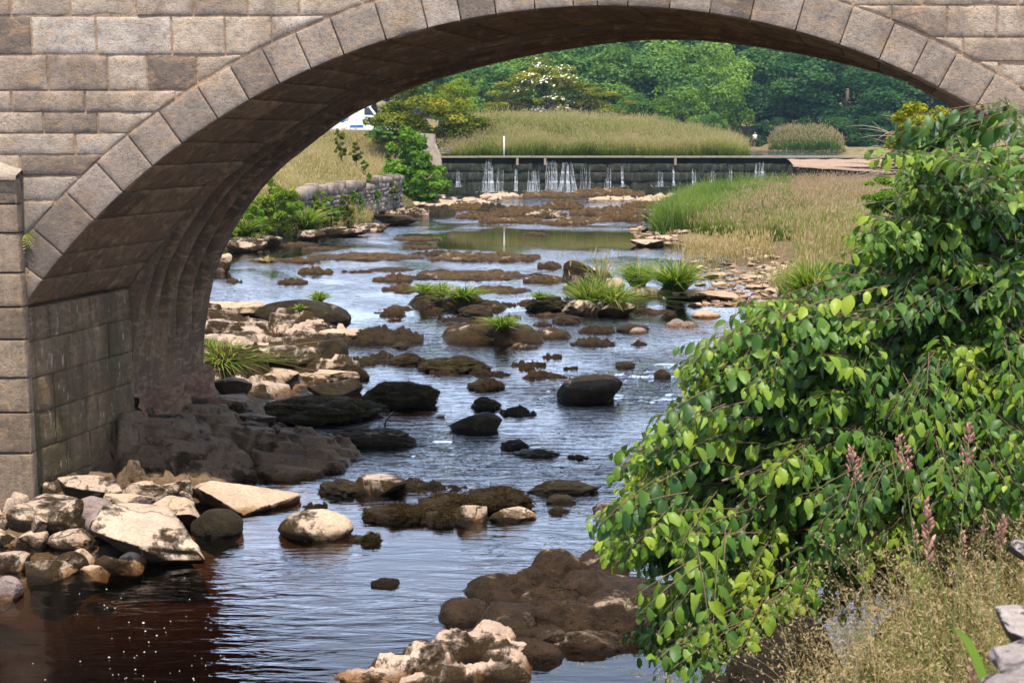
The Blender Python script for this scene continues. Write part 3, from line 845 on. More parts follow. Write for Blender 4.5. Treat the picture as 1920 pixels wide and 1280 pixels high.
def outcrop(name, lumps, mat, label, cat='rock', res=.03, noise=.07, base=-.35, facet=0, moss=0, pw=.62, tl=1.0, terr=0):
    """one continuous ledge of bedrock: lumps = (px, py, zfoot, half width, half depth, height) rounded swellings merged into one skin"""
    L = []
    for (px, py, zf, hw, hd, hh) in lumps:
        p = at_z(px, py, zf); L.append((p[0], p[1], hw, hd, hh))
    L = np.array(L)
    x0, x1 = (L[:, 0] - L[:, 2] * 1.4).min(), (L[:, 0] + L[:, 2] * 1.4).max()
    y0, y1 = (L[:, 1] - L[:, 3] * 1.4).min(), (L[:, 1] + L[:, 3] * 1.4).max()
    nx_, ny_ = int((x1 - x0) / res), int((y1 - y0) / res)
    xx, yy = np.meshgrid(np.linspace(x0, x1, nx_), np.linspace(y0, y1, ny_), indexing='ij')
    xx, yy = xx.ravel(), yy.ravel(); p = np.stack([xx, yy, 0 * xx], -1)
    wx_ = xx + .12 * fbm(p * 2.2 + 3, 3); wy_ = yy + .12 * fbm(p * 2.2 + 40, 3)
    z = np.full(len(xx), base)
    for (cx, cyy, hw, hd, hh) in L:
        q = ((wx_ - cx) / hw) ** 2 + ((wy_ - cyy) / hd) ** 2
        f = np.clip(1 - q ** 1.5, -1, 1)
        z = np.maximum(z, np.where(f > -1, base + (hh - base) * np.sign(f) * np.abs(f) ** pw, base))
    if facet:
        r_ = np.random.RandomState(len(lumps)); K_ = int((x1 - x0) * (y1 - y0) * facet); sx_, sy_ = r_.uniform(x0, x1, K_), r_.uniform(y0, y1, K_)
        wpx_, wpy_ = xx + .10 * fbm(p * 3 + 7, 3), yy + .10 * fbm(p * 3 + 70, 3)
        D_ = np.sqrt((wpx_[:, None] - sx_) ** 2 + (1.7 * (wpy_[:, None] - sy_)) ** 2); kk = np.argmin(D_, axis=1); ds_ = np.sort(D_, axis=1)[:, :2]; z = z - .09 * np.exp(-((ds_[:, 1] - ds_[:, 0]) / .035) ** 2)
        z = z + r_.normal(0, .06 * tl, K_)[kk] + tl * r_.normal(-.08, .24, K_)[kk] * (xx - sx_[kk]) + tl * r_.normal(.12, .22, K_)[kk] * (yy - sy_[kk])
    z = z + noise * fbm(p * 4.2, 4) + .35 * noise * fbm(p * 13, 4)
    if terr:      # bedding: the beds dip to the right and break off in steps
        q = (z + .13 * (xx - x0) + .10 * (yy - y0) + .03 * fbm(p * 2.5 + 11, 3)) / terr; fl_ = np.floor(q)
        zt_ = terr * (fl_ + sstep(.62, 1, q - fl_) + .12 * (q - fl_)) - .13 * (xx - x0) - .10 * (yy - y0)
        z = np.where(z > base + .1, zt_ + .012 * fbm(p * 9, 3), z)
    o_ = np.array([L[:, 0].mean(), L[:, 1].mean(), 0])
    V = np.stack([xx, yy, z], -1) - o_
    Q = grid_faces(nx_, ny_)
    keep = (z[Q] > base + .03).any(1)
    used = np.unique(Q[keep]); mp = -np.ones(len(V), int); mp[used] = np.arange(len(used))
    ob = link(name, mesh(name, V[used], mp[Q[keep]]), mat, None, tuple(o_))
    if moss:
        Vu = V[used]; Vu = Vu[Vu[:, 2] > .02]; add_moss(ob, Vu, moss)
    return tag(ob, label, cat)

M_slab = rock_mat('striped_slab', (.50, .39, .30), (.40, .30, .23), .40, scale=2.6)
# --- sunlit heap at the foot of the left pier
rock(28, 165, 925, 992, 'block', M_palemoss, 'brown mottled boulder lying at the foot of the left pier corner', zb=.12)
rock(132, 212, 922, 972, 'cobble', M_purple, 'smooth grey purple boulder behind the brown mottled boulder by the pier', zb=.13)
rock(163, 240, 948, 992, 'cobble', M_purple, 'dark purple cobble wedged beside the big mossy pale slab', zb=.10)
rock(168, 405, 930, 1062, 'wedge', M_slab, 'big pale slab with dark moss stripes sloping into the brown pool', zb=0, dep=.85, tilt=.05)
rock(362, 455, 944, 1008, 'cobble', M_dark, 'round dark crusted boulder at the water edge beside the mossy pale slab')
rock(352, 560, 884, 968, 'block', M_pale, 'large pale rock with grey top pointing into the stream under the arch', zb=0, dep=.8)
rock(112, 240, 880, 926, 'block', M_palemoss, 'brown topped rock against the sunlit corner of the abutment', zb=.22)
rock(228, 318, 890, 930, 'block', M_pale, 'smooth tan rock in the shade line behind the big slab', zb=.2)
rock(190, 285, 914, 958, 'block', M_pale, 'rounded cream boulder next to the smooth purple boulder', zb=.14)
rock(296, 356, 896, 930, 'block', M_pale, 'upright split pale stone in the middle of the sunlit heap', zb=.18)
rock(280, 375, 925, 972, 'block', M_pale, 'low cream rock between the big slab and the round dark boulder', zb=.08)
rock(48, 138, 1040, 1092, 'block', M_pale, 'bright cream rock at the lower left water edge', zb=0, rz=.3)
rock(-10, 55, 1028, 1062, 'block', M_palemoss, 'veined cream rock cut by the left frame edge above the pool', zb=.03)
rock(84, 166, 1026, 1072, 'block', M_palemoss, 'cracked cream rock joining the bright one at the pool edge', zb=.02)
rock(132, 186, 1022, 1056, 'block', M_pale, 'small pale wedge of rock behind the cracked cream rock', zb=.03)
rock(152, 204, 1054, 1078, 'block', M_pale, 'little pale rock half in the dark pool right of the cracked one', zb=0)
rock(176, 228, 1036, 1064, 'block', M_palemoss, 'moss speckled small rock below the big slab', zb=0)
rock(210, 275, 1026, 1062, 'block', M_palemoss, 'brown cracked rock under the toe of the big slab', zb=0)
rock(38, 92, 984, 1014, 'block', M_pale, 'flat cream stone below the brown mottled boulder', zb=.05)
rock(-14, 34, 988, 1018, 'block', M_pale, 'small cream stone in the golden puddle at the left frame edge', zb=.04)
rock(-16, 14, 950, 978, 'block', M_pale, 'pale stone touching the base of the left pier', zb=.09)
rock(92, 175, 985, 1018, 'block', M_palemoss, 'low cream rock in front of the brown mottled boulder', zb=.05)
rock(-30, 44, 1072, 1126, 'block', M_purple, 'bluish grey rock in the bottom left of the heap', zb=0)
rock(-40, 60, 1010, 1036, 'flat', M_moss, 'flat weedy stone beside the golden puddle left', zb=0, minh=.03)
rock(238, 300, 968, 1002, 'block', M_pale, 'small pale stone tucked under the mossy slab shoulder', zb=.05)
rock(524, 662, 944, 1014, 'cobble', M_pale, 'big smooth cream boulder standing alone in the stream', dep=.7)
rock(655, 724, 994, 1021, 'moss', M_moss, 'low brown weedy stone just right of the lone cream boulder')
rock(566, 612, 936, 956, 'flat', M_dark, 'small black wet stone behind the lone cream boulder', minh=.03)
for (a, b_, c_, d_, st) in [(310, 345, 905, 922, 'cobble'), (335, 362, 918, 934, 'block'), (268, 296, 900, 914, 'block'), (250, 280, 945, 962, 'cobble'), (60, 90, 962, 985, 'block'), (5, 32, 930, 955, 'block'), (20, 60, 915, 938, 'block'), (62, 108, 900, 925, 'block')]:
    rock(a, b_, c_, d_, st, M_pale, 'small loose pale stone lying among the bigger rocks by the pier', name='stone', group='loose stones at the pier foot', zb=.16, cat='stone')

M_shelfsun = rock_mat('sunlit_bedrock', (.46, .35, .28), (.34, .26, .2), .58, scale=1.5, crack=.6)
# --- shaded bedrock under the arch
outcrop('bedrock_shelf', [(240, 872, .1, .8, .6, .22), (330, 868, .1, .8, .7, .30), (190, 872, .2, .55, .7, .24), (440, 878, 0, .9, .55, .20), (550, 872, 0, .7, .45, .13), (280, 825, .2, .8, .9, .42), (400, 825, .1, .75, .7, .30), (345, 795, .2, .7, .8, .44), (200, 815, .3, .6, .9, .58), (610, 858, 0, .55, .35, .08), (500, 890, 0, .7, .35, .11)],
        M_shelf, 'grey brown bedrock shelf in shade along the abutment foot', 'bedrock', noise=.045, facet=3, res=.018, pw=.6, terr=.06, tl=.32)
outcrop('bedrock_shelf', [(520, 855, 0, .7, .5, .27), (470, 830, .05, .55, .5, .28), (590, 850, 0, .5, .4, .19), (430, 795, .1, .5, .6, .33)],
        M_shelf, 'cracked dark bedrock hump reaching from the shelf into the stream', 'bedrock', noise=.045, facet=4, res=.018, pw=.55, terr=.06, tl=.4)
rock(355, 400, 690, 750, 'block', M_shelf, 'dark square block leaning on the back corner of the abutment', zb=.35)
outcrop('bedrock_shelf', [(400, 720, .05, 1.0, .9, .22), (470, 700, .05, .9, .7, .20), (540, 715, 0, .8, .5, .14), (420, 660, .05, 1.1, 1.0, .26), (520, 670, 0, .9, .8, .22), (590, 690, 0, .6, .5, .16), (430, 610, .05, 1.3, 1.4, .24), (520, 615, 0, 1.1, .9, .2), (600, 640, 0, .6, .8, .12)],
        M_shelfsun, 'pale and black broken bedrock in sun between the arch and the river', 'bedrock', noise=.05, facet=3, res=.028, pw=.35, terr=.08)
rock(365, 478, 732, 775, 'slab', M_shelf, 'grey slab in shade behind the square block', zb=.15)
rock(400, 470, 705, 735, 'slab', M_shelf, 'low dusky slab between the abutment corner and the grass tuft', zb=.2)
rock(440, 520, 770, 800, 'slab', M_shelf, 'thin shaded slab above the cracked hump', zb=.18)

# --- mossy stones of the rapids
rock(486, 716, 728, 800, 'moss', M_olive, 'broad olive mossy hump just beyond the shaded bedrock', dep=.7)
rock(576, 676, 708, 748, 'block', M_dark, 'dark rounded rock behind the broad olive hump')
rock(622, 784, 795, 842, 'moss', M_dark, 'long black rock in the shadow of the bridge', dep=.5)
rock(680, 822, 706, 766, 'moss', M_olive, 'lumpy olive and black rock left of the rapid', dep=.6)
rock(640, 730, 745, 775, 'moss', M_dark, 'low black stone between the olive hump and the lumpy rock')
rock(845, 940, 766, 812, 'block', M_dark, 'black peaked rock parting the rapid')
rock(884, 940, 739, 768, 'moss', M_olive, 'small rounded mossy rock above the black peaked one')
rock(938, 1002, 756, 780, 'flat', M_dark, 'low wet black rock washed over right of the peaked one')
rock(876, 946, 706, 732, 'moss', M_moss, 'round brown tuffet of moss in mid stream')
rock(1046, 1166, 698, 757, 'block', M_dark, 'large dark blocky rock on the right of the rapid', dep=.65)
rock(1154, 1192, 676, 692, 'moss', M_moss, 'tiny brown stone beyond the large blocky rock')
rock(1226, 1258, 690, 708, 'moss', M_moss, 'tiny brown stone close to the leaves right of the blocky rock')
rock(938, 992, 820, 844, 'moss', M_dark, 'little black rock above the low black bar')
rock(960, 1052, 834, 860, 'moss', M_dark, 'low black bar of rock in the smooth run')
rock(1064, 1102, 848, 862, 'flat', M_dark, 'flat black stone at the end of the low black bar', minh=.03)
rock(596, 690, 892, 930, 'moss', M_dark, 'dark left end of the rock bar beyond the lone cream boulder', dep=.6)
rock(660, 760, 886, 928, 'block', M_palemoss, 'reddish bare rock in the middle of the far dark bar', dep=.5)
rock(735, 830, 890, 922, 'flat', M_dark, 'dark right end of the rock bar with weed', dep=.5)
rock(800, 880, 905, 922, 'flat', M_dark, 'thin black ledge just awash between the two rock bars', minh=.03)
rock(680, 808, 938, 980, 'moss', M_moss, 'brown mossy left lobe of the nearer rock bar', dep=.6)
rock(785, 905, 915, 972, 'moss', M_moss, 'highest brown lobe of the nearer rock bar', dep=.7)
rock(850, 1000, 904, 962, 'moss', M_moss, 'broad dark brown back of the nearer rock bar', dep=.55)
rock(842, 912, 938, 982, 'block', M_pale, 'tan bare rock face in front of the nearer bar', dep=.6)
rock(918, 1004, 944, 978, 'block', M_pale, 'smooth tan bare rock at the right tip of the nearer bar', dep=.6)
rock(790, 862, 948, 985, 'moss', M_moss, 'dark weedy knob in front of the highest lobe')
rock(990, 1122, 892, 928, 'moss', M_dark, 'long dark rock beside the leafy bush in mid stream', dep=.45)
rock(1022, 1080, 922, 946, 'moss', M_dark, 'small dark stone in front of the long dark rock')
rock(1026, 1066, 944, 964, 'moss', M_moss, 'small brown weedy stone off the tan tip')
rock(1112, 1165, 938, 968, 'block', M_palemoss, 'pinkish stone half hidden by the leaf tips')
rock(694, 752, 1079, 1099, 'moss', M_moss, 'lonely flat brown stone in the smooth near water', minh=.04)

# --- foreground ledge, bottom centre
M_ledge = rock_mat('mossy_ledge', (.27, .20, .145), (.17, .125, .09), .79, moss_a=(.015, .009, .005), moss_b=(.075, .043, .021), scale=3.6)
M_pledge = rock_mat('weathered_ledge', (.50, .37, .29), (.34, .25, .195), .46, scale=3.2)
def lump_ledge(name, lumps, mat, label, cat='rock', moss=0):
    # a ledge of swelling humps grown together
    b = MB(); tops = []
    c0 = at_z(1060, 1150, 0)
    for k, (px, py, hw, hd, hh) in enumerate(lumps):
        p = at_z(px, py, 0); V, Fc = rock_shape(2000 + k, 2 * hw, 2 * hd, hh * 2.6, ('hump', 'block', 'moss')[k % 3], 5)
        V[:, 2] += hh - V[:, 2].max(); V = V + np.array([p[0], p[1], 0]) - np.array([c0[0], c0[1], 0])
        b.add(V, None, Fc); tops.append(V[V[:, 2] > .015])
    o = link(name, b.mesh(name), mat, None, (c0[0], c0[1], 0))
    if moss: add_moss(o, np.concatenate(tops), moss, .013)
    return tag(o, label, cat)
lump_ledge('rock_ledge', [(872, 1155, .17, .2, .11), (930, 1130, .24, .24, .15), (1000, 1112, .24, .24, .17), (1042, 1085, .2, .2, .19), (1128, 1088, .2, .2, .18), (1040, 1140, .28, .24, .17), (1105, 1125, .24, .24, .20), (950, 1172, .28, .2, .13),
        (1060, 1180, .30, .22, .17), (1140, 1168, .30, .24, .19), (1190, 1130, .28, .28, .19), (1215, 1180, .28, .22, .15), (1270, 1150, .32, .3, .2), (1010, 1208, .24, .15, .09), (1110, 1210, .3, .15, .09), (1340, 1140, .42, .3, .22), (1330, 1180, .3, .2, .14), (935, 1200, .24, .16, .11), (990, 1228, .22, .14, .09)],
        M_ledge, 'dark brown moss covered ledge of rounded humps beside the bush', moss=9000)
outcrop('rock_ledge', [(675, 1272, 0, .24, .11, .07), (735, 1260, 0, .28, .16, .11), (800, 1245, 0, .24, .18, .13), (860, 1228, 0, .24, .2, .155), (920, 1220, 0, .24, .2, .155), (965, 1240, 0, .22, .2, .11), (860, 1275, 0, .36, .2, .08), (940, 1270, 0, .25, .2, .08), (790, 1290, 0, .3, .15, .06)],
        M_pledge, 'cream and brown weathered rock ledge at the bottom of the stream', noise=.10, res=.013, pw=.7, terr=.03)
# --- sunlit left shelf beyond the bridge
rock(368, 498, 562, 604, 'slab', M_pale, 'flat white slab on top of the far left shelf', zb=.1, dep=.5)
rock(476, 655, 556, 622, 'block', M_dark, 'long black sided ledge with patchy white top on the left', dep=.5)
rock(545, 612, 596, 624, 'slab', M_pale, 'white capped stone before the black sided ledge', zb=.06, dep=.6)
rock(560, 640, 600, 640, 'moss', M_moss, 'brown weedy rock under the end of the black sided ledge', dep=.6)
rock(424, 502, 616, 656, 'cobble', M_palemoss, 'grey white boulder with a dark end above the grass tuft', zb=.03)
rock(378, 452, 596, 632, 'slab', M_bed, 'stepped white and black slab beside the arch edge', zb=.08)
rock(376, 440, 622, 652, 'slab', M_bed, 'dark broken slab between arch edge and grey white boulder', zb=.08)
rock(498, 590, 638, 676, 'moss', M_dark, 'black lumpy rock right of the grey white boulder')
rock(578, 652, 622, 692, 'block', M_dark, 'upright black block with grassy top in mid stream left')
rock(600, 705, 612, 644, 'slab', M_pale, 'yellow white slab behind the upright black block', dep=.5)
rock(640, 784, 606, 646, 'flat', M_moss, 'long flat brown weed bed behind the upright black block', dep=.5, minh=.04)
rock(440, 600, 640, 705, 'slab', M_bed, 'white sloping slab with black crust above the pink beach', zb=.08, dep=.55)
rock(520, 650, 662, 705, 'slab', M_bed, 'white ledge with black spots leading to the water', zb=.05, dep=.5)
rock(430, 560, 686, 724, 'slab', M_pale, 'smooth pink slab lying in sun at the edge of the bridge shade', zb=.04, dep=.5)
rock(540, 672, 690, 722, 'slab', M_pale, 'low pink slab reaching the water', zb=0, dep=.5)
rock(628, 692, 684, 714, 'moss', M_moss, 'brown mossy toe at the end of the pink slab')
rock(396, 436, 474, 512, 'slab', M_pale, 'white flat rock showing past the edge of the arch', dep=.5)
rock(645, 720, 664, 686, 'flat', M_olive, 'flat olive weed stone beside the upright block', minh=.04)

M_islet = rock_mat('islet_rock', (.46, .36, .28), (.33, .25, .19), .76, scale=2.4)
# --- mid stream stones
outcrop('rock_islet', [(890, 640, 0, .5, .4, .22), (960, 640, 0, .55, .4, .24), (860, 632, 0, .35, .4, .18), (1030, 632, 0, .45, .35, .12), (930, 625, 0, .5, .4, .2), (985, 652, 0, .4, .22, .07), (860, 608, 0, .3, .25, .06)],
        M_islet, 'brown islet with pale bare patches and one grass tuft', 'islet', noise=.10, res=.045)
outcrop('rock_islet', [(815, 572, 0, .5, .5, .26), (870, 575, 0, .55, .5, .22), (920, 577, 0, .45, .35, .12), (780, 570, 0, .25, .3, .1)],
        M_islet, 'brown islet with bright grass along its back', 'islet', noise=.09, res=.05)
rock(860, 924, 568, 596, 'moss', M_moss, 'round brown rock between the two grassy islets')
rock(826, 884, 590, 604, 'flat', M_moss, 'flat brown weed bed left of the bare patched islet', minh=.04)
rock(1036, 1092, 588, 608, 'moss', M_moss, 'low dark brown rock right of the islets')
rock(1074, 1148, 628, 650, 'flat', M_moss, 'brown flat stone with white specks in the middle right', minh=.06)
rock(1088, 1150, 606, 626, 'flat', M_moss, 'brown flat stone upstream of the white specked one', minh=.05)
rock(1156, 1216, 605, 624, 'cobble', M_moss, 'brown stone paired with a grey cobble near the right bank')
rock(1178, 1212, 612, 625, 'cobble', M_purple, 'grey cobble paired with the brown stone')
rock(783, 920, 665, 700, 'moss', M_olive, 'wide ginger green moss rock in open water', dep=.6)
rock(724, 800, 658, 686, 'moss', M_moss, 'dark ginger rock left of the wide moss rock')
rock(696, 738, 656, 674, 'flat', M_moss, 'small tan topped stone left of the dark ginger rock')
rock(838, 890, 664, 680, 'moss', M_moss, 'little ginger hump behind the wide moss rock')
rock(732, 770, 639, 654, 'moss', M_moss, 'small stone with a tan cap out in the run')
rock(880, 922, 688, 702, 'flat', M_olive, 'thin weed stone at the tail of the wide moss rock', minh=.03)
rock(1250, 1306, 598, 614, 'flat', M_purple, 'flat grey brown stones awash near the right bank', minh=.04)
rock(1296, 1350, 580, 596, 'cobble', M_pale, 'small pale stone in the shallow by the gravel bar')
rock(1256, 1282, 596, 606, 'cobble', M_purple, 'dark pebble awash left of the small pale stone')
for (a, b_, c_, d_, lab) in [(588, 784, 470, 488, 'widest flat brown weed bed below the still reach'), (815, 1002, 470, 490, 'long brown weed bed right of the still reach'), (790, 980, 502, 524, 'brown weed bed in the second row right of the centre'),
        (704, 770, 510, 528, 'short humped weed bed left of the second row'), (563, 620, 498, 514, 'brown weed knob with a dark peak near the left bank'), (536, 594, 480, 493, 'narrow dark weed bed left of the widest one'),
        (524, 574, 519, 533, 'short ginger weed bed in the left run'), (722, 800, 530, 546, 'ginger weed bed in front of the short humped one'), (712, 774, 571, 583, 'thin weed streak left of the grassy islet'),
        (880, 990, 534, 550, 'flat weed bed behind the grassy islet'), (985, 1055, 513, 531, 'tan weed hump before the pale right rocks'), (470, 540, 482, 492, 'thin dark weed streak nearest the arch edge'),
        (975, 1060, 555, 572, 'weed bed at the foot of the right hand rocks'), (1010, 1050, 488, 502, 'small weed mound left of the pale right rocks'), (800, 860, 575, 584, 'weed apron below the grassy islet'),
        (640, 700, 505, 512, 'very thin weed streak in the middle of the reach'), (425, 455, 520, 530, 'small weed patch beside the arch edge'), (1000, 1035, 600, 612, 'weed fringe on the right of the patched islet')]:
    rock(a, b_, c_, d_, 'flat', M_algae, lab, name='weed_rock', dep=.6, minh=.05, cat='weed rock', group='flat weed covered rocks in the river')

r_ = np.random.RandomState(12)
for k in range(44):
    py = 400 + 320 * r_.rand() ** 1.1; lo = np.interp(py, [400, 480, 560, 640, 720], [720, 470, 660, 760, 830]); hi = np.interp(py, [400, 440, 480, 560, 640, 720], [1240, 1150, 1040, 980, 1220, 1040])
    px = r_.uniform(lo, hi); w = r_.uniform(26, 80) * np.interp(py, [400, 720], [1.25, .8])
    rock(px - w / 2, px + w / 2, py - w * .14, py, 'flat', M_algae if r_.rand() < .7 else M_moss, 'low ragged brown weed rock just awash in mid river', name='weed_rock', dep=.7, minh=.035 + .05 * r_.rand(), cat='weed rock', group='small weed rocks awash in the river', sub=4)
# --- right bank rocks
rock(1056, 1130, 484, 536, 'block', M_palemoss, 'tall brown backed rock with pale front on the right', dep=.6)
rock(1084, 1150, 500, 532, 'slab', M_pale, 'cream slab in front of the tall brown backed rock', zb=.05)
rock(1130, 1170, 520, 540, 'slab', M_pale, 'white flat stone between the rush tufts', zb=.06)
rock(985, 1064, 550, 585, 'moss', M_dark, 'dark root bound rock with a small tuft on the right', dep=.7)
rock(1050, 1130, 560, 590, 'block', M_bed, 'pale and black ledge under the left rush tufts', dep=.5)
rock(1120, 1190, 562, 592, 'block', M_bed, 'pale and black ledge under the drooping rush tuft', dep=.5)
rock(1178, 1242, 536, 556, 'slab', M_pale, 'cream slab right of the drooping rush tuft', zb=.03)
rock(1236, 1292, 530, 562, 'block', M_dark, 'dark peat clod holding up the big rush tuft', zb=0)
rock(1262, 1382, 540, 564, 'slab', M_pale, 'long cream slab at the foot of the gravel bar', dep=.4)
rock(1180, 1262, 576, 590, 'flat', M_algae, 'flat brown weed stone in front of the long cream slab', minh=.04)
rock(1182, 1246, 448, 462, 'slab', M_pale, 'pale shingle spit below the green reeds', dep=.6)
rock(1430, 1560, 582, 612, 'flat', M_bed, 'reddish mud spit below the long grass on the right bank', zb=.05)

# --- left shore beyond
for (a, b_, c_, d_, lab) in [(418, 500, 444, 470, 'layered pale ledge at the water edge nearest the arch'), (488, 530, 442, 458, 'small pale rock right of the layered ledge'), (556, 612, 430, 448, 'flat cream rock under the shore grass'), (596, 650, 425, 440, 'dark undercut clod of bank beside the cream rock'),
        (618, 690, 428, 440, 'long cream slab on the left waterline'), (662, 730, 418, 432, 'pale slab below the ivy covered wall'), (700, 780, 402, 420, 'low brown shore rock below the big shrub')]:
    rock(a, b_, c_, d_, 'slab', M_bed if 'pale' in lab or 'cream' in lab else M_moss, lab, zb=.05, dep=.5)
# --- rocky bed below the weir
far = [(735, 800, 388, 405, M_palemoss, 'brown and cream rock at the foot of the big shrub'), (790, 850, 384, 404, M_dark, 'dark humped rock right of the big shrub foot'), (755, 850, 365, 382, M_pale, 'bank of cream rubble in the corner of the weir'),
       (842, 905, 378, 394, M_algae, 'brown rock off the cream rubble corner'), (900, 955, 378, 402, M_dark, 'black fronted rock left of the centre below the weir'), (925, 1030, 382, 406, M_algae, 'wide brown shelf in the centre below the weir'),
       (990, 1060, 392, 408, M_bed, 'cream streaked shelf in the centre below the weir'), (1020, 1090, 372, 392, M_algae, 'brown ledge behind the cream streaked shelf'), (1075, 1180, 384, 404, M_algae, 'long brown ledge right of the centre'),
       (1170, 1240, 376, 390, M_algae, 'thin brown ledge toward the right bank below the weir'), (1120, 1200, 396, 414, M_algae, 'low brown ledge nearest on the right'), (1190, 1250, 398, 412, M_dark, 'dark stone by the right reeds'),
       (905, 975, 360, 370, M_pale, 'cream sill just below the weir on the left'), (980, 1075, 356, 370, M_algae, 'brown sill at the foot of the widest cascade'), (1080, 1200, 350, 368, M_algae, 'long dark sill at the right foot of the weir'),
       (1200, 1300, 362, 378, M_pale, 'flat cream sand spit on the right below the weir'), (1110, 1190, 366, 376, M_pale, 'cream streak of rock before the long dark sill'), (860, 920, 394, 410, M_algae, 'brown weed rock nearest on the left'),
       (905, 1010, 404, 418, M_algae, 'brown weed shelf nearest in the centre'), (1030, 1110, 408, 420, M_algae, 'brown weed shelf nearest right of the centre'), (1240, 1300, 350, 362, M_pale, 'cream stones under the right end of the weir')]
for (a, b_, c_, d_, mt, lab) in far:
    rock(a, b_, c_, d_, 'flat', mt, lab, dep=.55, minh=.14, sub=5)

# --- shingle bar: single flat stones
def scatter_stone(name, label, group, pts, sz, mat):
    proto = []
    for k in range(6):
        V, Fc = rock_shape(900 + k, 1, .72, .34, 'block', 3)
        me = mesh(name, V, Fc); me.materials.append(mat); proto.append(me)
    r_ = np.random.RandomState(4)
    for (x, y) in pts:
        o = bpy.data.objects.new(name, proto[r_.randint(6)]); COL.objects.link(o)
        s = r_.uniform(*sz) * (1.5 if r_.rand() < .12 else 1)
        o.location = (x, y, max(gz(x, y), -.02) + s * .06); o.scale = (s, s * r_.uniform(.8, 1.1), s * r_.uniform(.8, 1.2))
        o.rotation_euler = (r_.normal(0, .15), r_.normal(0, .15), r_.uniform(0, 6.3))
        tag(o, label, 'stone', group)
r_ = np.random.RandomState(8)
pts = []
while len(pts) < 290:
    py = r_.uniform(462, 562); px = r_.uniform(1268, 1500)
    lim = np.interp(py, [462, 480, 510, 540, 562], [1345, 1300, 1290, 1310, 1290]); hi = np.interp(py, [462, 490, 520, 562], [1450, 1490, 1485, 1500])
    if lim < px < hi:
        q = at_z(px, py, .12); pts.append((q[0], q[1]))
scatter_stone('shingle_stone', 'flat pale stone lying on the shingle bar below the right bank grass', 'stones of the shingle bar', pts, (.11, .30), M_pale)
pts = []
while len(pts) < 60:
    py = r_.uniform(425, 445); px = r_.uniform(1190, 1285)
    q = at_z(px, py, .08); pts.append((q[0], q[1]))
scatter_stone('shingle_stone', 'pale stone on the small shingle spit below the green reeds', 'stones of the shingle spit', pts, (.2, .42), M_pale)
pts = []
while len(pts) < 70:
    py = r_.uniform(366, 384); px = r_.uniform(765, 905) + (384 - py) * 2
    q = at_z(px, py, .1); pts.append((q[0], q[1]))
scatter_stone('rubble_stone', 'cream stone of the rubble heap in the left corner below the weir', 'rubble stones below the weir', pts, (.3, .75), M_pale)
# ================================================================ VEGETATION
def patch_noise(x, y, s, seed=0):
    return fbm(np.stack([x * s + seed, y * s, 0 * x], -1), 3)
def blades(b, x, y, z, hgt, wid, lean, rr, t0=0.0, t1=1.0, rows=4, curl=.5, tnoise=.08, tshift=None, az=None):
    """arching ribbons; tint runs t0 at the root to t1 at the tip"""
    n = len(x)
    hgt = np.broadcast_to(hgt, (n,)) ; wid = np.broadcast_to(wid, (n,))
    if az is None: az = rr.uniform(0, 2 * np.pi, n)
    le = np.abs(rr.normal(0, 1, n)) * lean + .03
    fz = rr.uniform(0, 2 * np.pi, n)
    tt = np.linspace(0, 1, rows)
    off = hgt[:, None] * (le[:, None] * (tt ** 1.5 + curl * tt ** 4)[None])
    hz = hgt[:, None] * (tt - .35 * np.minimum(le, 1.6)[:, None] * tt ** 3)
    px_ = x[:, None] + np.cos(az)[:, None] * off; py_ = y[:, None] + np.sin(az)[:, None] * off; pz_ = z[:, None] + hz
    ww = wid[:, None] * np.interp(tt, [0, .35, .75, 1], [.75, 1, .7, .06])[None] / 2
    sx, sy = np.cos(fz)[:, None] * ww, np.sin(fz)[:, None] * ww
    A = np.stack([px_ - sx, py_ - sy, pz_], -1); B = np.stack([px_ + sx, py_ + sy, pz_], -1)
    V = np.stack([A, B], 2).reshape(-1, 3)          # n, rows, 2
    base = np.arange(n)[:, None] * rows * 2 + np.arange(rows - 1)[None] * 2
    Q = np.stack([base, base + 1, base + 3, base + 2], -1).reshape(-1, 4)
    ti = t0 + (t1 - t0) * tt[None] + rr.normal(0, tnoise, n)[:, None]
    if tshift is not None: ti = ti + tshift[:, None]
    ti = np.repeat(np.clip(ti, 0, 1)[:, :, None], 2, 2).reshape(-1)
    b.add(V, Q, tint=ti)
    return np.stack([px_[:, -1], py_[:, -1], pz_[:, -1]], -1), np.stack([np.cos(az), np.sin(az)], -1)
def heads(b, tip, ln, wd, rr, t0=.85, t1=1.0):
    """small plume at each tip: two crossed spindles"""
    n = len(tip)
    ln = ln * rr.uniform(.6, 1.3, n); wd = wd * rr.uniform(.6, 1.3, n)
    d = np.stack([rr.normal(0, .25, n), rr.normal(0, .25, n), np.ones(n)], -1); d /= np.linalg.norm(d, axis=1)[:, None]
    a = rr.uniform(0, np.pi, n)
    for k in (0, 1):
        s = np.stack([np.cos(a + k * 1.57), np.sin(a + k * 1.57), 0 * a], -1)
        P0 = tip - d * ln[:, None] * .3; P1 = tip + d * ln[:, None] * .15 + s * wd[:, None] / 2; P2 = tip + d * ln[:, None] * .7; P3 = tip + d * ln[:, None] * .15 - s * wd[:, None] / 2
        V = np.stack([P0, P1, P2, P3], 1).reshape(-1, 3)
        Q = np.arange(n * 4).reshape(n, 4)
        b.add(V, Q, tint=np.repeat(rr.uniform(t0, t1, n), 4))
G_meadow = grass_mat('meadow_grass', [(0, (.055, .09, .018)), (.3, (.135, .20, .042)), (.5, (.25, .275, .09)), (.75, (.36, .285, .17)), (1, (.46, .335, .25))])
G_dry = grass_mat('dry_grass', [(0, (.10, .11, .03)), (.3, (.21, .19, .07)), (.6, (.39, .295, .165)), (1, (.50, .375, .245))])
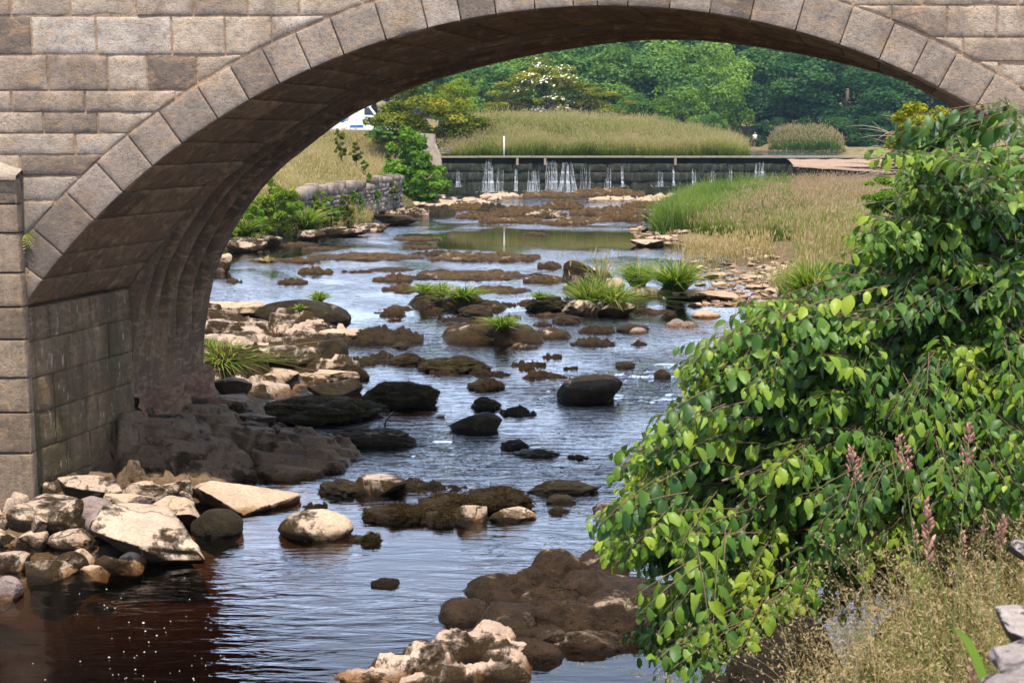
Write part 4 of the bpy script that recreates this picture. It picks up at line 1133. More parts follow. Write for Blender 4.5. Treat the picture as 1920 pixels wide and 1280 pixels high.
G_green = grass_mat('green_grass', [(0, (.05, .055, .018)), (.2, (.05, .095, .016)), (.6, (.115, .20, .032)), (.86, (.20, .28, .06)), (1, (.40, .34, .17))])
G_reed = grass_mat('reed_blades', [(0, (.05, .085, .018)), (.35, (.085, .155, .032)), (.7, (.17, .225, .06)), (1, (.33, .30, .14))])
G_pink = grass_mat('flowering_grass', [(0, (.04, .085, .016)), (.35, (.075, .17, .03)), (.6, (.18, .20, .065)), (.78, (.36, .24, .18)), (1, (.48, .33, .27))])

def field(name, label, n, region, mat, h, w, lean, seed, t=(0, .8), head=None, hfun=None, tsh=.25, ns=.25, rows=4):
    rr = np.random.RandomState(seed)
    x, y = region(rr, n)
    z = ground_z(x, y) - .03
    pt = patch_noise(x, y, ns, seed)
    hh = h * rr.uniform(.5, 1.1, len(x)) * np.where(rr.rand(len(x)) < .05, 1.35, 1) * (1 + .7 * patch_noise(x, y, ns * 2.2, seed + 40))
    if hfun is not None: hh = hh * hfun(x, y)
    ok = hh > .04
    x, y, z, hh, pt = x[ok], y[ok], z[ok], hh[ok], pt[ok]
    b = MB()
    tip, _ = blades(b, x, y, z, hh, w * rr.uniform(.6, 1.3, len(x)), lean, rr, t[0], t[1], tshift=tsh * pt * 2, rows=rows)
    if head:
        k = rr.rand(len(tip)) < head[0]
        heads(b, tip[k] , head[1], head[2], rr)
    o = link(name, b.mesh(name), mat)
    return tag(o, label, 'grass', kind='stuff')

def reg_strip(y0, y1, xa, xb, p=1.0):
    def f(rr, n):
        y = y0 + (y1 - y0) * rr.rand(n) ** p
        a, c = xa(y), xb(y)
        return a + (c - a) * rr.rand(n), y
    return f
G_hill = grass_mat('hill_grass', [(0, (.07, .10, .025)), (.3, (.17, .19, .06)), (.55, (.34, .275, .15)), (1, (.48, .37, .25))])
# mound of tall grass above the weir
field('tall_grass', 'tall seeding grass covering the river mound behind the weir crest', 80000,
      reg_strip(74.2, 112, lambda y: -4.5 + 0 * y, lambda y: 14 + (y - 75) * .14, 1.5), G_meadow, 1.15, .032, .28, 21, (0.0, .64), (.6, .16, .03),
      lambda x, y: np.where((ground_z(x, y) > 1.9), 1, 0) * sstep(-5.2, -2.8, x + .4 * np.sin(y)), .16, .22)
field('tall_grass', 'tall pink topped grass on the small island beyond the weir', 12000,
      reg_strip(133, 152, lambda y: 28.3 + (y - 143) * .2, lambda y: 36.3 + (y - 143) * .2), G_pink, 1.35, .06, .2, 22, (.05, .62), (.5, .26, .06), lambda x, y: np.where(ground_z(x, y) > 1.9, 1, 0) * (.25 + .75 * sstep(4.3, 2.6, np.abs(x - 32.2 - (y - 143) * .2) + .5 * patch_noise(x, y, .6, 2))))
# left hillside
def left_reg(rr, n):
    y = 36 + 66 * rr.rand(n); x = np.where(y < 73, left_edge(y), -4.4) - 1.3 - 20 * rr.rand(n) ** 1.4
    return x, y
field('hillside_grass', 'dry tan grass on the left river bank slope above the stone wall', 105000, left_reg, G_hill, .50, .022, .5, 23, (.0, .85), (.3, .16, .04), None, .18, .3)
def left_edge_reg(rr, n):
    y = 31 + 39 * rr.rand(n); x = left_edge(y) - .1 - 1.4 * rr.rand(n)
    return x, y
field('bank_grass', 'green grass hanging over the left waterline below the wall', 9000, left_edge_reg, G_green, .50, .025, .5, 24, (.1, .8), None, lambda x, y: np.clip(.2 + 1.6 * patch_noise(x, y, .55, 3) + .5, 0, 1.3) * np.where(y < 52, 1, .45))
def wall_foot(rr, n):
    y = 38 + 18 * rr.rand(n); x = left_edge(y) - .02 - .45 * rr.rand(n)
    return x, y
field('rank_grass', 'rank weeds and long grass in front of the dry stone wall', 6500, wall_foot, G_hill, .75, .02, .4, 33, (.0, .75), (.2, .12, .03), lambda x, y: np.clip(.6 + 1.5 * patch_noise(x, y, .7, 12), .1, 1.3))
# right meadow
def right_reg(rr, n):
    y = 38.5 + 34 * rr.rand(n) ** 1.15; x = right_edge(y) + .15 + 22 * rr.rand(n) ** 1.7
    return x, y
field('meadow_grass', 'tall pinkish seeding meadow grass on the right bank', 120000, right_reg, G_pink, .80, .014, .36, 25, (0, .70), (.85, .11, .028), lambda x, y: .15 + .85 * sstep(1.0, 4.0, x - right_edge(y) + 2.5 * patch_noise(x, y, .3, 5)), .20, .16)
def right_lo(rr, n):
    y = 38.5 + 26 * rr.rand(n); x = right_edge(y) + .05 + 4.6 * rr.rand(n) ** 1.3
    return x, y
field('reed_grass', 'lush green reed grass along the right waterline', 26000, right_lo, G_reed, .95, .03, .3, 26, (.1, .7), None, lambda x, y: np.clip(.85 + 1.0 * patch_noise(x, y, .3, 8), 0, 1.2))
def right_mid(rr, n):
    y = 19.5 + 19.5 * rr.rand(n); off = np.interp(y, [19, 22, 25, 34, 39], [.5, 1.0, 2.2, 2.7, .6])
    x = right_edge(y) + off + 5.5 * rr.rand(n) ** 1.5
    return x, y
field('bank_grass', 'mixed green and straw grass behind the shingle bar', 26000, right_mid, G_meadow, .62, .014, .35, 27, (0, .5), (.35, .16, .03), None, .2, .35)
# sprays of fine straw grass on the gravel tip
def tip_reg(rr, n):
    y = 29 + 6 * rr.rand(n); x = right_edge(y) - .3 + 2.2 * rr.rand(n)
    return x, y
field('straw_grass', 'thin sprays of straw grass at the upstream end of the shingle', 900, tip_reg, G_dry, .55, .010, .3, 28, (.3, .9), (.9, .14, .03))

def tuft(px, py, hpx, wpx, label, n=260, mat=G_green, zb=0.0, t=(0.05, .85), name='grass_tuft', head=None, lean=None, wmul=1.0, cat='grass tuft'):
    p = at_z(px, py, zb); k = ppm(p[1], zb); rr = np.random.RandomState(int(px * 7 + py))
    h = hpx / k; r_ = wpx / k * .22
    a = rr.uniform(0, 2 * np.pi, n); q = r_ * np.sqrt(rr.rand(n)); dead = np.where(rr.rand(n) < .2, .45, 0)
    x, y = q * np.cos(a), q * np.sin(a) * .8
    b = MB()
    az = a + rr.normal(0, .5, n)
    L = lean if lean is not None else min(1.2, .5 * wpx / hpx)
    tip, _ = blades(b, x, y, np.zeros(n) - .04, h * rr.uniform(.6, 1.12, n), (.010 + .0007 * p[1]) * wmul, L, rr, t[0], t[1], rows=5, curl=.9, az=az, tnoise=.12, tshift=dead)
    if head: heads(b, tip[rr.rand(n) < head], h * .2, h * .04, rr)
    o = link(name, b.mesh(name), mat, None, (p[0], p[1], zb))
    return tag(o, label, cat)
tuft(420, 690, 58, 105, 'wide bright grass tuft against the back corner of the abutment', 520, zb=.2)
tuft(385, 672, 48, 50, 'smaller grass clump squeezed beside the abutment', 200, zb=.25)
tuft(598, 562, 22, 34, 'small green tuft on a stone by the left shelf', 160, zb=.08)
tuft(562, 580, 16, 16, 'tiny green tuft on the white top of the long ledge', 90, zb=.32)
tuft(796, 550, 26, 34, 'left tuft on the grassy islet', 200, zb=.22)
tuft(828, 552, 30, 26, 'upright pale tuft in the middle of the grassy islet', 140, zb=.24)
tuft(868, 560, 32, 62, 'wide bright tuft on the right of the grassy islet', 320, zb=.2)
tuft(943, 614, 32, 44, 'dark green tuft on the patched islet', 220, zb=.24)
tuft(1013, 558, 18, 28, 'tiny tuft on the dark root bound rock', 120, zb=.25)
tuft(1103, 572, 58, 60, 'olive rush tuft left of the drooping one', 380, zb=.1)
tuft(1150, 575, 52, 66, 'drooping green rush tuft at the water edge', 420, zb=.08, lean=.9)
tuft(1196, 534, 50, 62, 'olive gold rush tuft behind the peat clod', 380, zb=.2)
tuft(1266, 542, 62, 80, 'big dark rush tuft on the peat clod', 520, zb=.22, lean=.75)
tuft(1128, 545, 75, 30, 'thin airy grass standing on the pale right rocks', 60, zb=.15, mat=G_meadow, t=(.2, .7), lean=.3, head=.6)
tuft(455, 585, 14, 14, 'wisp of grass on the white left slab', 40, zb=.2, mat=G_dry)
tuft(500, 490, 14, 26, 'small white flowering weed standing in the left run', 60, zb=.02, mat=G_dry, t=(.3, 1))
tuft(575, 428, 46, 60, 'bright green sedge clump on the left shore', 260, zb=.3)
tuft(455, 440, 40, 60, 'bright green sedge clump nearest the arch on the left shore', 260, zb=.35)
tuft(1525, 560, 80, 110, 'long bright grass clump above the reddish mud spit', 500, zb=.35, lean=.5)
tuft(1600, 590, 60, 80, 'shaggy grass clump beside the bush on the right bank', 300, zb=.4)
tuft(1270, 425, 40, 50, 'yellow green reed clump where the right bank juts out', 260, zb=.2)

# ---------------------------------------------------------------- broadleaf trees
def crown_mesh(name, seed, rx, rz, nl, leaves, size, squash=1.0, lob=(.22, .42), layered=0.0, blossom=0):
    """crown centred at the origin, radii rx (sideways) and rz (up): leaf-sized faces on the skins of many boughs"""
    r_ = np.random.RandomState(seed)
    b = MB()
    C = []
    while len(C) < nl:
        p = r_.uniform(-1, 1, 3); d = np.linalg.norm(p)
        if d < 1 and (d > .35):
            C.append(p * (1 if p[2] > -.3 else .9))
    C = np.array(C)
    # broad shoulders low, rounded top
    C[:, :2] *= (1.05 - .25 * np.clip(C[:, 2], 0, 1))[:, None]
    rad = r_.uniform(*lob, nl)
    ltint = r_.normal(0, .15, nl)
    k = r_.choice(nl, leaves, p=rad ** 2 / (rad ** 2).sum())
    d = r_.normal(size=(leaves, 3)); d /= np.linalg.norm(d, axis=1)[:, None]
    d[:, 2] = np.where(d[:, 2] < -.45, -d[:, 2] * .6, d[:, 2])
    q = rad[k] * (1 - .35 * r_.rand(leaves) ** 2.2) * (1 + .18 * r_.randn(leaves) * (r_.rand(leaves) < .3))
    flat = np.array([1, 1, .72 if not layered else .72 * (1 - layered)])
    P = (C[k] + d * q[:, None] * flat) * np.array([rx, rx, rz])
    # leaf faces lean outward and to the sky
    n = d * .8 + np.array([0, 0, .55]) + r_.normal(0, .55, (leaves, 3)); n /= np.linalg.norm(n, axis=1)[:, None]
    a = np.cross(n, r_.normal(size=(leaves, 3))); a /= np.linalg.norm(a, axis=1)[:, None] + 1e-9
    c = np.cross(n, a)
    s = size * r_.uniform(.55, 1.35, leaves)[:, None]
    V = np.stack([P - a * s, P + c * s * .62, P + a * s, P - c * s * .62], 1).reshape(-1, 3)
    ti = np.clip(.42 + ltint[k] + r_.normal(0, .13, leaves), 0, .86)
    b.add(V, np.arange(leaves * 4).reshape(-1, 4), tint=np.repeat(ti, 4))
    me = b.mesh(name, False)
    fl = None
    if blossom:
        kk = r_.choice(leaves, blossom * 3)
        Pb = P[kk]; ok = (d[kk][:, 2] > -.2) & (Pb[:, 0] > -.15 * rx) & (Pb[:, 1] < .5 * rx) & (fbm(Pb * .9, 2) > -.02)
        Pb = Pb[ok][:blossom] + d[kk][ok][:blossom] * size * .4; m_ = len(Pb)
        bb = MB()
        n = d[kk][ok][:blossom] + np.array([0, -.3, .6]) + r_.normal(0, .3, (m_, 3)); n /= np.linalg.norm(n, axis=1)[:, None]
        a = np.cross(n, r_.normal(size=(m_, 3))); a /= np.linalg.norm(a, axis=1)[:, None]; c = np.cross(n, a); s = .13 * r_.uniform(.6, 1.3, m_)[:, None]
        bb.add(np.stack([Pb - a * s, Pb + c * s * .7, Pb + a * s, Pb - c * s * .7], 1).reshape(-1, 3), np.arange(m_ * 4).reshape(-1, 4))
        fl = bb.mesh('blossom', False)
    return me, C * np.array([rx, rx, rz]), fl
def trunk_mesh(name, seed, h, rx, rz, zc, rad, boughs):
    r_ = np.random.RandomState(seed); b = MB()
    n = 7; z = np.linspace(-.3, zc + rz * .3, n)
    P = np.stack([np.cumsum(r_.normal(0, .02 * h / n, n)), np.cumsum(r_.normal(0, .02 * h / n, n)), z], -1)
    b.tube(P, np.linspace(rad * 1.15, rad * .4, n), 8)
    for c in boughs:
        t = r_.uniform(.45, .95); p0 = P[0] + (P[-1] - P[0]) * t
        p1 = np.array([c[0], c[1], c[2] + zc]); mid = (p0 + p1) / 2 + np.array([0, 0, -.05 * h])
        tt = np.linspace(0, 1, 6)[:, None]
        b.tube((1 - tt) ** 2 * p0 + 2 * tt * (1 - tt) * mid + tt ** 2 * p1, np.linspace(rad * .4, rad * .07, 6), 5)
    return b.mesh(name)
L_wood = [leaf_mat('woodland_leaves_' + k, rp, .28) for k, rp in (
    ('deep', [(0, (.014, .042, .014)), (.4, (.034, .088, .028)), (.7, (.06, .135, .04)), (1, (.10, .19, .055))]),
    ('mid', [(0, (.028, .07, .018)), (.4, (.075, .155, .04)), (.7, (.12, .22, .055)), (1, (.18, .29, .07))]),
    ('light', [(0, (.05, .095, .016)), (.4, (.12, .21, .04)), (.7, (.18, .29, .055)), (1, (.26, .36, .08))]))]
L_haw = leaf_mat('hawthorn_leaves', [(0, (.04, .055, .008)), (.4, (.115, .14, .018)), (.7, (.21, .21, .026)), (1, (.30, .27, .04))], .28)
L_ash = leaf_mat('ash_leaves', [(0, (.04, .085, .012)), (.4, (.10, .20, .026)), (.7, (.16, .29, .038)), (1, (.24, .36, .06))], .35)
L_bright = leaf_mat('bright_leaves', [(0, (.08, .12, .016)), (.4, (.17, .25, .034)), (.7, (.26, .34, .05)), (1, (.36, .42, .08))], .35)
L_yellow = leaf_mat('yellow_leaves', [(0, (.11, .14, .014)), (.4, (.25, .27, .03)), (.7, (.40, .38, .05)), (1, (.52, .44, .09))], .35)
M_blossom = plain('white_blossom', (.72, .70, .58), .8)

def plant_tree(name, label, cat, x, y, h, w, crown, tr, mats, group=None, rz=0, fl=None, z=None):
    """crown and trunk meshes are made for a tree 10 m tall and 8 m wide; placed scaled"""
    e = empty(name, (x, y, gz(x, y) - .1 if z is None else z), rz)
    e.scale = (w / 8, w / 8, h / 10)
    c = link('crown', crown, None, e, (0, 0, 5.6))
    if not crown.materials: crown.materials.append(mats)
    c.material_slots[0].link = 'OBJECT'; c.material_slots[0].material = mats
    link('trunk', tr, M_bark, e)
    if fl is not None: link('blossom', fl, M_blossom, e, (0, 0, 5.6))
    return tag(e, label, cat, group)
protos = []
for k in range(5):
    cm, bo, _ = crown_mesh('crown', 300 + k, 4.0, 4.6, 30, 11000, .17, lob=(.24, .44))
    protos.append((cm, trunk_mesh('trunk', 300 + k, 10, 4, 4.4, 5.6, .28, bo[::4])))
haw, hb, hfl = crown_mesh('crown', 401, 4.0, 4.5, 60, 12000, .15, lob=(.15, .30), layered=.35, blossom=0)
haw2, hb2, hfl2 = crown_mesh('crown', 402, 4.0, 4.5, 60, 11000, .15, lob=(.15, .30), layered=.35, blossom=1500)
haw3, _, _ = crown_mesh('crown', 403, 4.0, 4.6, 44, 18000, .13, lob=(.20, .36), layered=.15)
haw_t = trunk_mesh('trunk', 401, 10, 4, 4.5, 5.6, .3, hb[::4])
def tree_at(px, D, top, wpx, kind, name, label, cat='tree', group=None, mats=None, seed=0, sink=0.0):
    x = (px - 960) / F * D / CP * 1.0; x = at_y(px, 200, D)[0]
    zt = at_y(px, top, D)[2]; z0 = gz(x, D) - .1 - sink
    w = wpx / ppm(D, 5)
    if kind == 'haw3': c, t_, f = haw3, haw_t, None
    elif kind == 'haw': c, t_, f = haw, haw_t, None
    elif kind == 'haw2': c, t_, f = haw2, haw_t, hfl2
    else: c, t_ = protos[seed % 5]; f = None
    return plant_tree(name, label, cat, x, D, zt - z0, w, c, t_, mats or L_wood[1], group, seed * 2.4, f, z0)
# trees in front of the wood
tree_at(790, 80, 143, 215, 'haw3', 'hawthorn_tree', 'dense olive hawthorn in front of the white motorhome', mats=L_haw, sink=2.1)
tree_at(862, 104, 148, 110, 'wood', 'young_tree', 'bright green tree peeping behind the right side of the dense hawthorn', mats=L_bright, seed=1)
tree_at(1030, 122, 116, 175, 'haw2', 'hawthorn_tree', 'hawthorn with white blossom standing above the grass mound', mats=L_haw, seed=2)
tree_at(960, 126, 140, 120, 'haw', 'hawthorn_tree', 'olive bush tree joined to the left of the blossoming hawthorn', mats=L_haw, seed=3)
tree_at(1128, 124, 160, 120, 'haw', 'hawthorn_tree', 'low olive tree right of the blossoming hawthorn', mats=L_haw, seed=4)
tree_at(1345, 142, 108, 120, 'wood', 'slender_tree', 'slender light green tree with a pale trunk at the right end of the mound', mats=L_wood[2], seed=2)
tree_at(1255, 140, 184, 120, 'wood', 'round_bush', 'round green bush showing over the middle of the grass mound', 'bush', mats=L_wood[2], seed=3)
tree_at(1190, 138, 176, 110, 'wood', 'round_bush', 'bluish green bush left of the round one behind the mound', 'bush', mats=L_wood[1], seed=1)
tree_at(1335, 128, 214, 60, 'wood', 'low_shrub', 'tiny shrub on the crest of the mound below the slender tree', 'bush', mats=L_wood[1], seed=0)
# the wood itself
wood = [(905, 150, 120, 190, 1), (1000, 158, 96, 200, 2), (1090, 162, 84, 210, 1), (1175, 160, 90, 190, 2), (1250, 158, 100, 190, 1), (1310, 165, 80, 190, 2), (1420, 178, 90, 190, 1), (1500, 170, 96, 190, 0), (1585, 170, 112, 200, 0), (1660, 172, 118, 200, 0), (1745, 172, 110, 210, 0),
        (870, 176, 80, 210, 1), (960, 186, 58, 230, 2), (1050, 190, 48, 230, 1), (1140, 188, 52, 230, 0), (1225, 190, 50, 230, 2), (1300, 192, 44, 230, 0), (1385, 190, 54, 230, 0), (1470, 190, 52, 230, 0), (1560, 192, 60, 230, 0), (1650, 192, 60, 230, 0), (1740, 192, 60, 230, 0), (1840, 190, 70, 240, 0),
        (900, 214, 36, 240, 1), (1000, 220, 24, 250, 0), (1100, 222, 20, 250, 1), (1200, 222, 16, 250, 0), (1300, 224, 16, 250, 0), (1400, 222, 22, 250, 0), (1500, 222, 20, 250, 0), (1600, 222, 24, 250, 0), (1700, 222, 26, 250, 0), (800, 212, 50, 240, 1), (700, 205, 60, 240, 1), (600, 200, 70, 250, 1), (1820, 220, 30, 250, 0), (1930, 205, 40, 260, 0)]
wl = {0: 'dark green woodland tree in the shaded right part of the far wood', 1: 'blue green woodland tree in the middle of the far wood', 2: 'lighter green woodland tree among the darker ones of the far wood'}
for k, (px, D, top, w, kd) in enumerate(wood):
    tree_at(px, D, top, w, 'wood', 'woodland_tree', wl[kd], group='trees of the far wood, kind %d' % (kd + 1) if False else {0: 'dark trees of the far wood', 1: 'blue green trees of the far wood', 2: 'lighter trees of the far wood'}[kd], mats=L_wood[kd], seed=k, sink=.5)

for k_, (px_, D_, tp_, w_, lb_) in enumerate([(1452, 160, 226, 80, 'dark bush added for tree shade behind the left end of the grassy island'), (1520, 162, 220, 90, 'dark bush added for tree shade behind the middle of the grassy island'), (1590, 160, 218, 100, 'dark bush added for tree shade right of the grassy island'),
        (1650, 158, 214, 100, 'dark bush added for tree shade left of the yellow leaved shrub'), (1720, 158, 214, 110, 'dark bush added for tree shade behind the yellow leaved shrub'), (1790, 160, 220, 110, 'dark bush added for tree shade far behind the leafy bush')]):
    tree_at(px_, D_, tp_, w_, 'wood', 'shade_bush', lb_, 'bush', mats=L_wood[0], seed=k_ + 2, sink=2.2)  # dark bushes added to fill the deep shade under the trees
# ---------------------------------------------------------------- shrubs on the left bank
def shrub_at(px, D, top, bot, wpx, name, label, mats, seed, leaves=5000, size=.09, nl=34, cat='shrub', lob=(.11, .24)):
    nl = int(nl * 1.7)
    p = at_y(px, bot, D); zt = at_y(px, top, D)[2]; k = ppm(D, 2)
    w = wpx / k; h = zt - p[2]
    cm, bo, _ = crown_mesh('foliage', seed, w / 2, h * .52, nl, leaves, size, lob=lob)
    e = empty(name, (p[0], D, p[2]))
    link('foliage', cm, mats, e, (0, 0, h * .5))
    link('stem', trunk_mesh('stem', seed, h, w / 2, h * .5, h * .5, .03 + .01 * h, bo[::5]), M_bark, e)
    return tag(e, label, cat)
shrub_at(780, 60, 285, 395, 122, 'ash_sapling', 'big leafy green shrub growing from the waterline by the weir', L_ash, 51, 16000, .085, 60)
shrub_at(768, 60.8, 242, 370, 88, 'ash_sapling', 'tall pale green top of sapling rising behind the big leafy shrub', L_ash, 52, 12000, .08, 50)
shrub_at(518, 37.5, 328, 440, 90, 'willow_shrub', 'bright green rounded shrub close to the arch on the left shore', L_bright, 53, 12000, .045, 46)
shrub_at(470, 35, 385, 448, 60, 'willow_shrub', 'low green shrub at the very edge of the arch', L_ash, 54, 2500, .05, 20)
shrub_at(692, 49.5, 328, 402, 34, 'young_sycamore', 'narrow dark sapling in front of the dry stone wall', L_ash, 55, 2200, .06, 16)
shrub_at(640, 62, 240, 300, 26, 'young_sycamore', 'left one of two slim saplings in the dry grass', L_haw, 56, 1500, .07, 14)
shrub_at(668, 62, 268, 304, 24, 'young_sycamore', 'right one of two slim saplings in the dry grass', L_haw, 57, 1200, .07, 12)
shrub_at(684, 58, 300, 332, 18, 'young_sycamore', 'small sapling below the two slim ones', L_ash, 58, 800, .06, 8)
shrub_at(622, 41.5, 375, 425, 50, 'bramble', 'bramble and ivy tumbling over the wall foot', L_ash, 59, 2600, .05, 18)
shrub_at(590, 39.7, 392, 432, 46, 'bramble', 'dusty green bramble left of the ivy on the shore', L_haw, 60, 2000, .05, 16)
shrub_at(712, 51.5, 335, 395, 26, 'bramble', 'olive weed clump between wall and big shrub', L_haw, 61, 1200, .05, 10)
for k_, (px_, D_, tp_, bt_, w_, mt_, lb_) in enumerate([(556, 38.8, 372, 440, 44, L_ash, 'green bramble at the near end of the dry stone wall'), (650, 43.6, 366, 424, 40, L_haw, 'olive bramble half covering the middle of the dry stone wall'),
        (668, 45.6, 356, 410, 30, L_ash, 'dark green bramble left of the narrow sapling at the wall'), (733, 52.5, 338, 396, 34, L_haw, 'olive scrub at the far end of the dry stone wall'), (600, 40.8, 356, 400, 34, L_bright, 'pale green weeds on top of the near wall end'), (430, 33.5, 402, 452, 44, L_bright, 'yellow green scrub under the edge of the arch')]):
    shrub_at(px_, D_, tp_, bt_, w_, 'bramble', lb_, mt_, 80 + k_, 2600, .045, 18)
shrub_at(818, 66, 318, 366, 22, 'bramble', 'small pale bush at the left end of the weir', L_bright, 62, 900, .06, 8)
shrub_at(730, 78, 236, 264, 90, 'bramble', 'dark brush under the white motorhome', L_wood[1], 63, 2500, .10, 18)
shrub_at(1722, 17, 186, 330, 120, 'yellow_shrub', 'yellow leaved shrub under the right side of the arch', L_yellow, 64, 15000, .017, 60)
shrub_at(1690, 18, 320, 420, 150, 'right_bank_shrub', 'green shrub with bare twigs below the yellow leaved one', L_ash, 65, 9000, .02, 40)
shrub_at(985, 76, 262, 292, 46, 'nettle_patch', 'dark green nettle clump beside the white post', L_ash, 66, 1200, .08, 10, cat='plant')
shrub_at(700, 56.2, 396, 402, 20, 'dock_plant', 'small dock plant on the shore under the wall', L_ash, 67, 200, .05, 5, cat='plant')
# dead twigs beside the yellow shrub
b = MB(); rr = np.random.RandomState(9)
o_ = at_y(1690, 300, 17.0)
for k in range(46):
    d = np.array([-rr.uniform(.2, .9), rr.normal(0, .25), rr.uniform(-.25, .5)]); L = rr.uniform(.4, .95)
    t_ = np.linspace(0, 1, 6)[:, None]
    b.tube(np.array([rr.normal(0, .06), rr.normal(0, .1), rr.normal(0, .25)]) + d * t_ * L + np.array([0, 0, -.25]) * t_ ** 2 * rr.uniform(-.4, 1), np.linspace(.008, .002, 6), 4)
tw = link('dead_twigs', b.mesh('dead_twigs'), M_palebark, None, tuple(o_))
tag(tw, 'bare grey twigs sticking out left of the yellow leaved shrub', 'twigs')

# ---------------------------------------------------------------- the big leafy bush on the near right bank
def leaf_batch(b, P, A, Nn, L, Wd, tint, rr, fold=.38, droop=.42):
    us = np.array([0, .14, .34, .58, .80, .94, 1.0]); ws = np.array([.02, .22, .42, .5, .40, .20, .0])
    A = A / (np.linalg.norm(A, axis=1)[:, None] + 1e-9)
    Sd = np.cross(A, Nn); Sd /= np.linalg.norm(Sd, axis=1)[:, None] + 1e-9
    Nn = np.cross(Sd, A)
    n = len(P); m_ = len(us)
    wv = rr.normal(0, .05, (n, m_, 3))
    pts = []
    for j, cw in enumerate((-1, 0, 1)):
        q = P[:, None, :] + A[:, None, :] * (L[:, None] * us[None])[:, :, None] + Sd[:, None, :] * (Wd[:, None] * ws[None] * cw * (1 + rr.normal(0, .10, (n, m_))))[:, :, None]
        hgt = (.5 + rr.rand(n, 1)) * fold * abs(cw) * ws[None] * Wd[:, None] * (1 if cw else 0) - droop * L[:, None] * us[None] ** 2 + wv[:, :, j] * Wd[:, None] * .5
        pts.append(q + Nn[:, None, :] * hgt[:, :, None])
    V = np.stack(pts, 2).reshape(-1, 3)
    base = np.arange(n)[:, None] * m_ * 3 + np.arange(m_ - 1)[None] * 3
    Q = np.concatenate([np.stack([base, base + 1, base + 4, base + 3], -1).reshape(-1, 4), np.stack([base + 1, base + 2, base + 5, base + 4], -1).reshape(-1, 4)])
    b.add(V, Q, tint=np.repeat(tint, m_ * 3))
def in_poly(px, py, poly):
    poly = np.array(poly, float); r_ = np.zeros(len(px), bool); j = len(poly) - 1
    for i in range(len(poly)):
        xi, yi = poly[i]; xj, yj = poly[j]
        c = ((yi > py) != (yj > py)) & (px < (xj - xi) * (py - yi) / (yj - yi + 1e-9) + xi)
        r_ ^= c; j = i
    return r_
BUSH = [(1800, 228), (1745, 240), (1730, 285), (1715, 310), (1685, 335), (1660, 372), (1598, 400), (1570, 430), (1590, 470), (1570, 505), (1545, 545), (1480, 560), (1400, 562), (1385, 585), (1400, 610), (1340, 635), (1290, 660), (1290, 700), (1270, 750), (1200, 770), (1190, 830), (1150, 860),
        (1110, 945), (1105, 990), (1165, 1030), (1200, 1085), (1205, 1170), (1250, 1225), (1310, 1200), (1370, 1150), (1450, 1115), (1600, 1100), (1760, 1050), (1960, 1000), (2040, 700), (2040, 240), (1920, 222), (1860, 222), (1820, 238)]
_bc = np.array([1620, 720.]); BUSH = [tuple(_bc + (np.array(p) - _bc) * (1 + 26 / np.linalg.norm(np.array(p) - _bc))) for p in BUSH]
rr = np.random.RandomState(77)
NT = 3400
TP = []
OUT = []; STI = []
MAN = [(1748, 232), (1690, 268), (1395, 562), (1430, 556), (1468, 566), (1385, 598), (1420, 590), (1268, 660), (1300, 690), (1345, 655), (1245, 770), (1205, 800), (1140, 885), (1110, 950), (1125, 1000), (1640, 268), (1660, 250), (1270, 720), (1180, 1180), (1240, 1225), (1290, 1215)]
BC = np.array([1.9, 5.6, 1.75])
while len(TP) < NT:
    man = len(MAN) > 0
    px, py = (np.array(MAN, float).T if man else (rr.uniform(1080, 2040, 60), rr.uniform(210, 1240, 60)))
    ok = np.ones(len(px), bool) if man else in_poly(px, py, BUSH)
    MAN = []
    for a_, c_ in zip(px[ok], py[ok]):
        # sprays: a handful of twigs fanned out side by side in one layer
        D0 = np.interp(c_, [200, 600, 1000, 1250], [5.9, 5.5, 5.0, 4.7])
        deep = rr.rand() < .42 and not man
        c = at_y(a_, c_, D0 + (rr.uniform(.2, .95) if deep else rr.uniform(-.65, .3)))
        o = c - BC; o = o / np.linalg.norm(o) * np.array([1, 1, .35]) + rr.normal(0, .22, 3); o /= np.linalg.norm(o)
        s = np.cross(o, [0, 0, 1.0]); s /= np.linalg.norm(s); tilt = rr.normal(0, .25)
        sti = rr.normal(0, .09) + (.12 if c_ < 0 else 0)
        for j in range(rr.randint(5, 12)):
            f = rr.uniform(-1, 1); q = c + s * f * .17 + np.array([0, 0, tilt * f * .17 + rr.normal(0, .022)]) - o * (abs(f) * .10 + .06 * rr.rand())
            w_ = (q[1] * CP + (EYE - q[2]) * SP)
            qx = 960 + q[0] / w_ * F; qy = 640 - ((q[2] - EYE) * CP + q[1] * SP) / w_ * F
            if not in_poly(np.array([qx]), np.array([qy]), BUSH)[0] and not man and rr.rand() < .6: continue
            dd = o + s * f * .55 + rr.normal(0, .10, 3)
            TP.append(q); OUT.append(dd / np.linalg.norm(dd)); STI.append(sti)
TP = np.array(TP[:NT]); OUT = np.array(OUT[:NT])
BASE = np.array([2.05, 5.75, 1.0]); HUB = np.array([1.9, 5.6, 1.75])
bush = empty('leafy_bush', tuple(BASE))
tag(bush, 'large broad leaved green bush overhanging the stream on the near right bank', 'bush')
lb = MB(); tb = MB(); br = MB()
P_, A_, N_, L_, W_, T_ = [], [], [], [], [], []
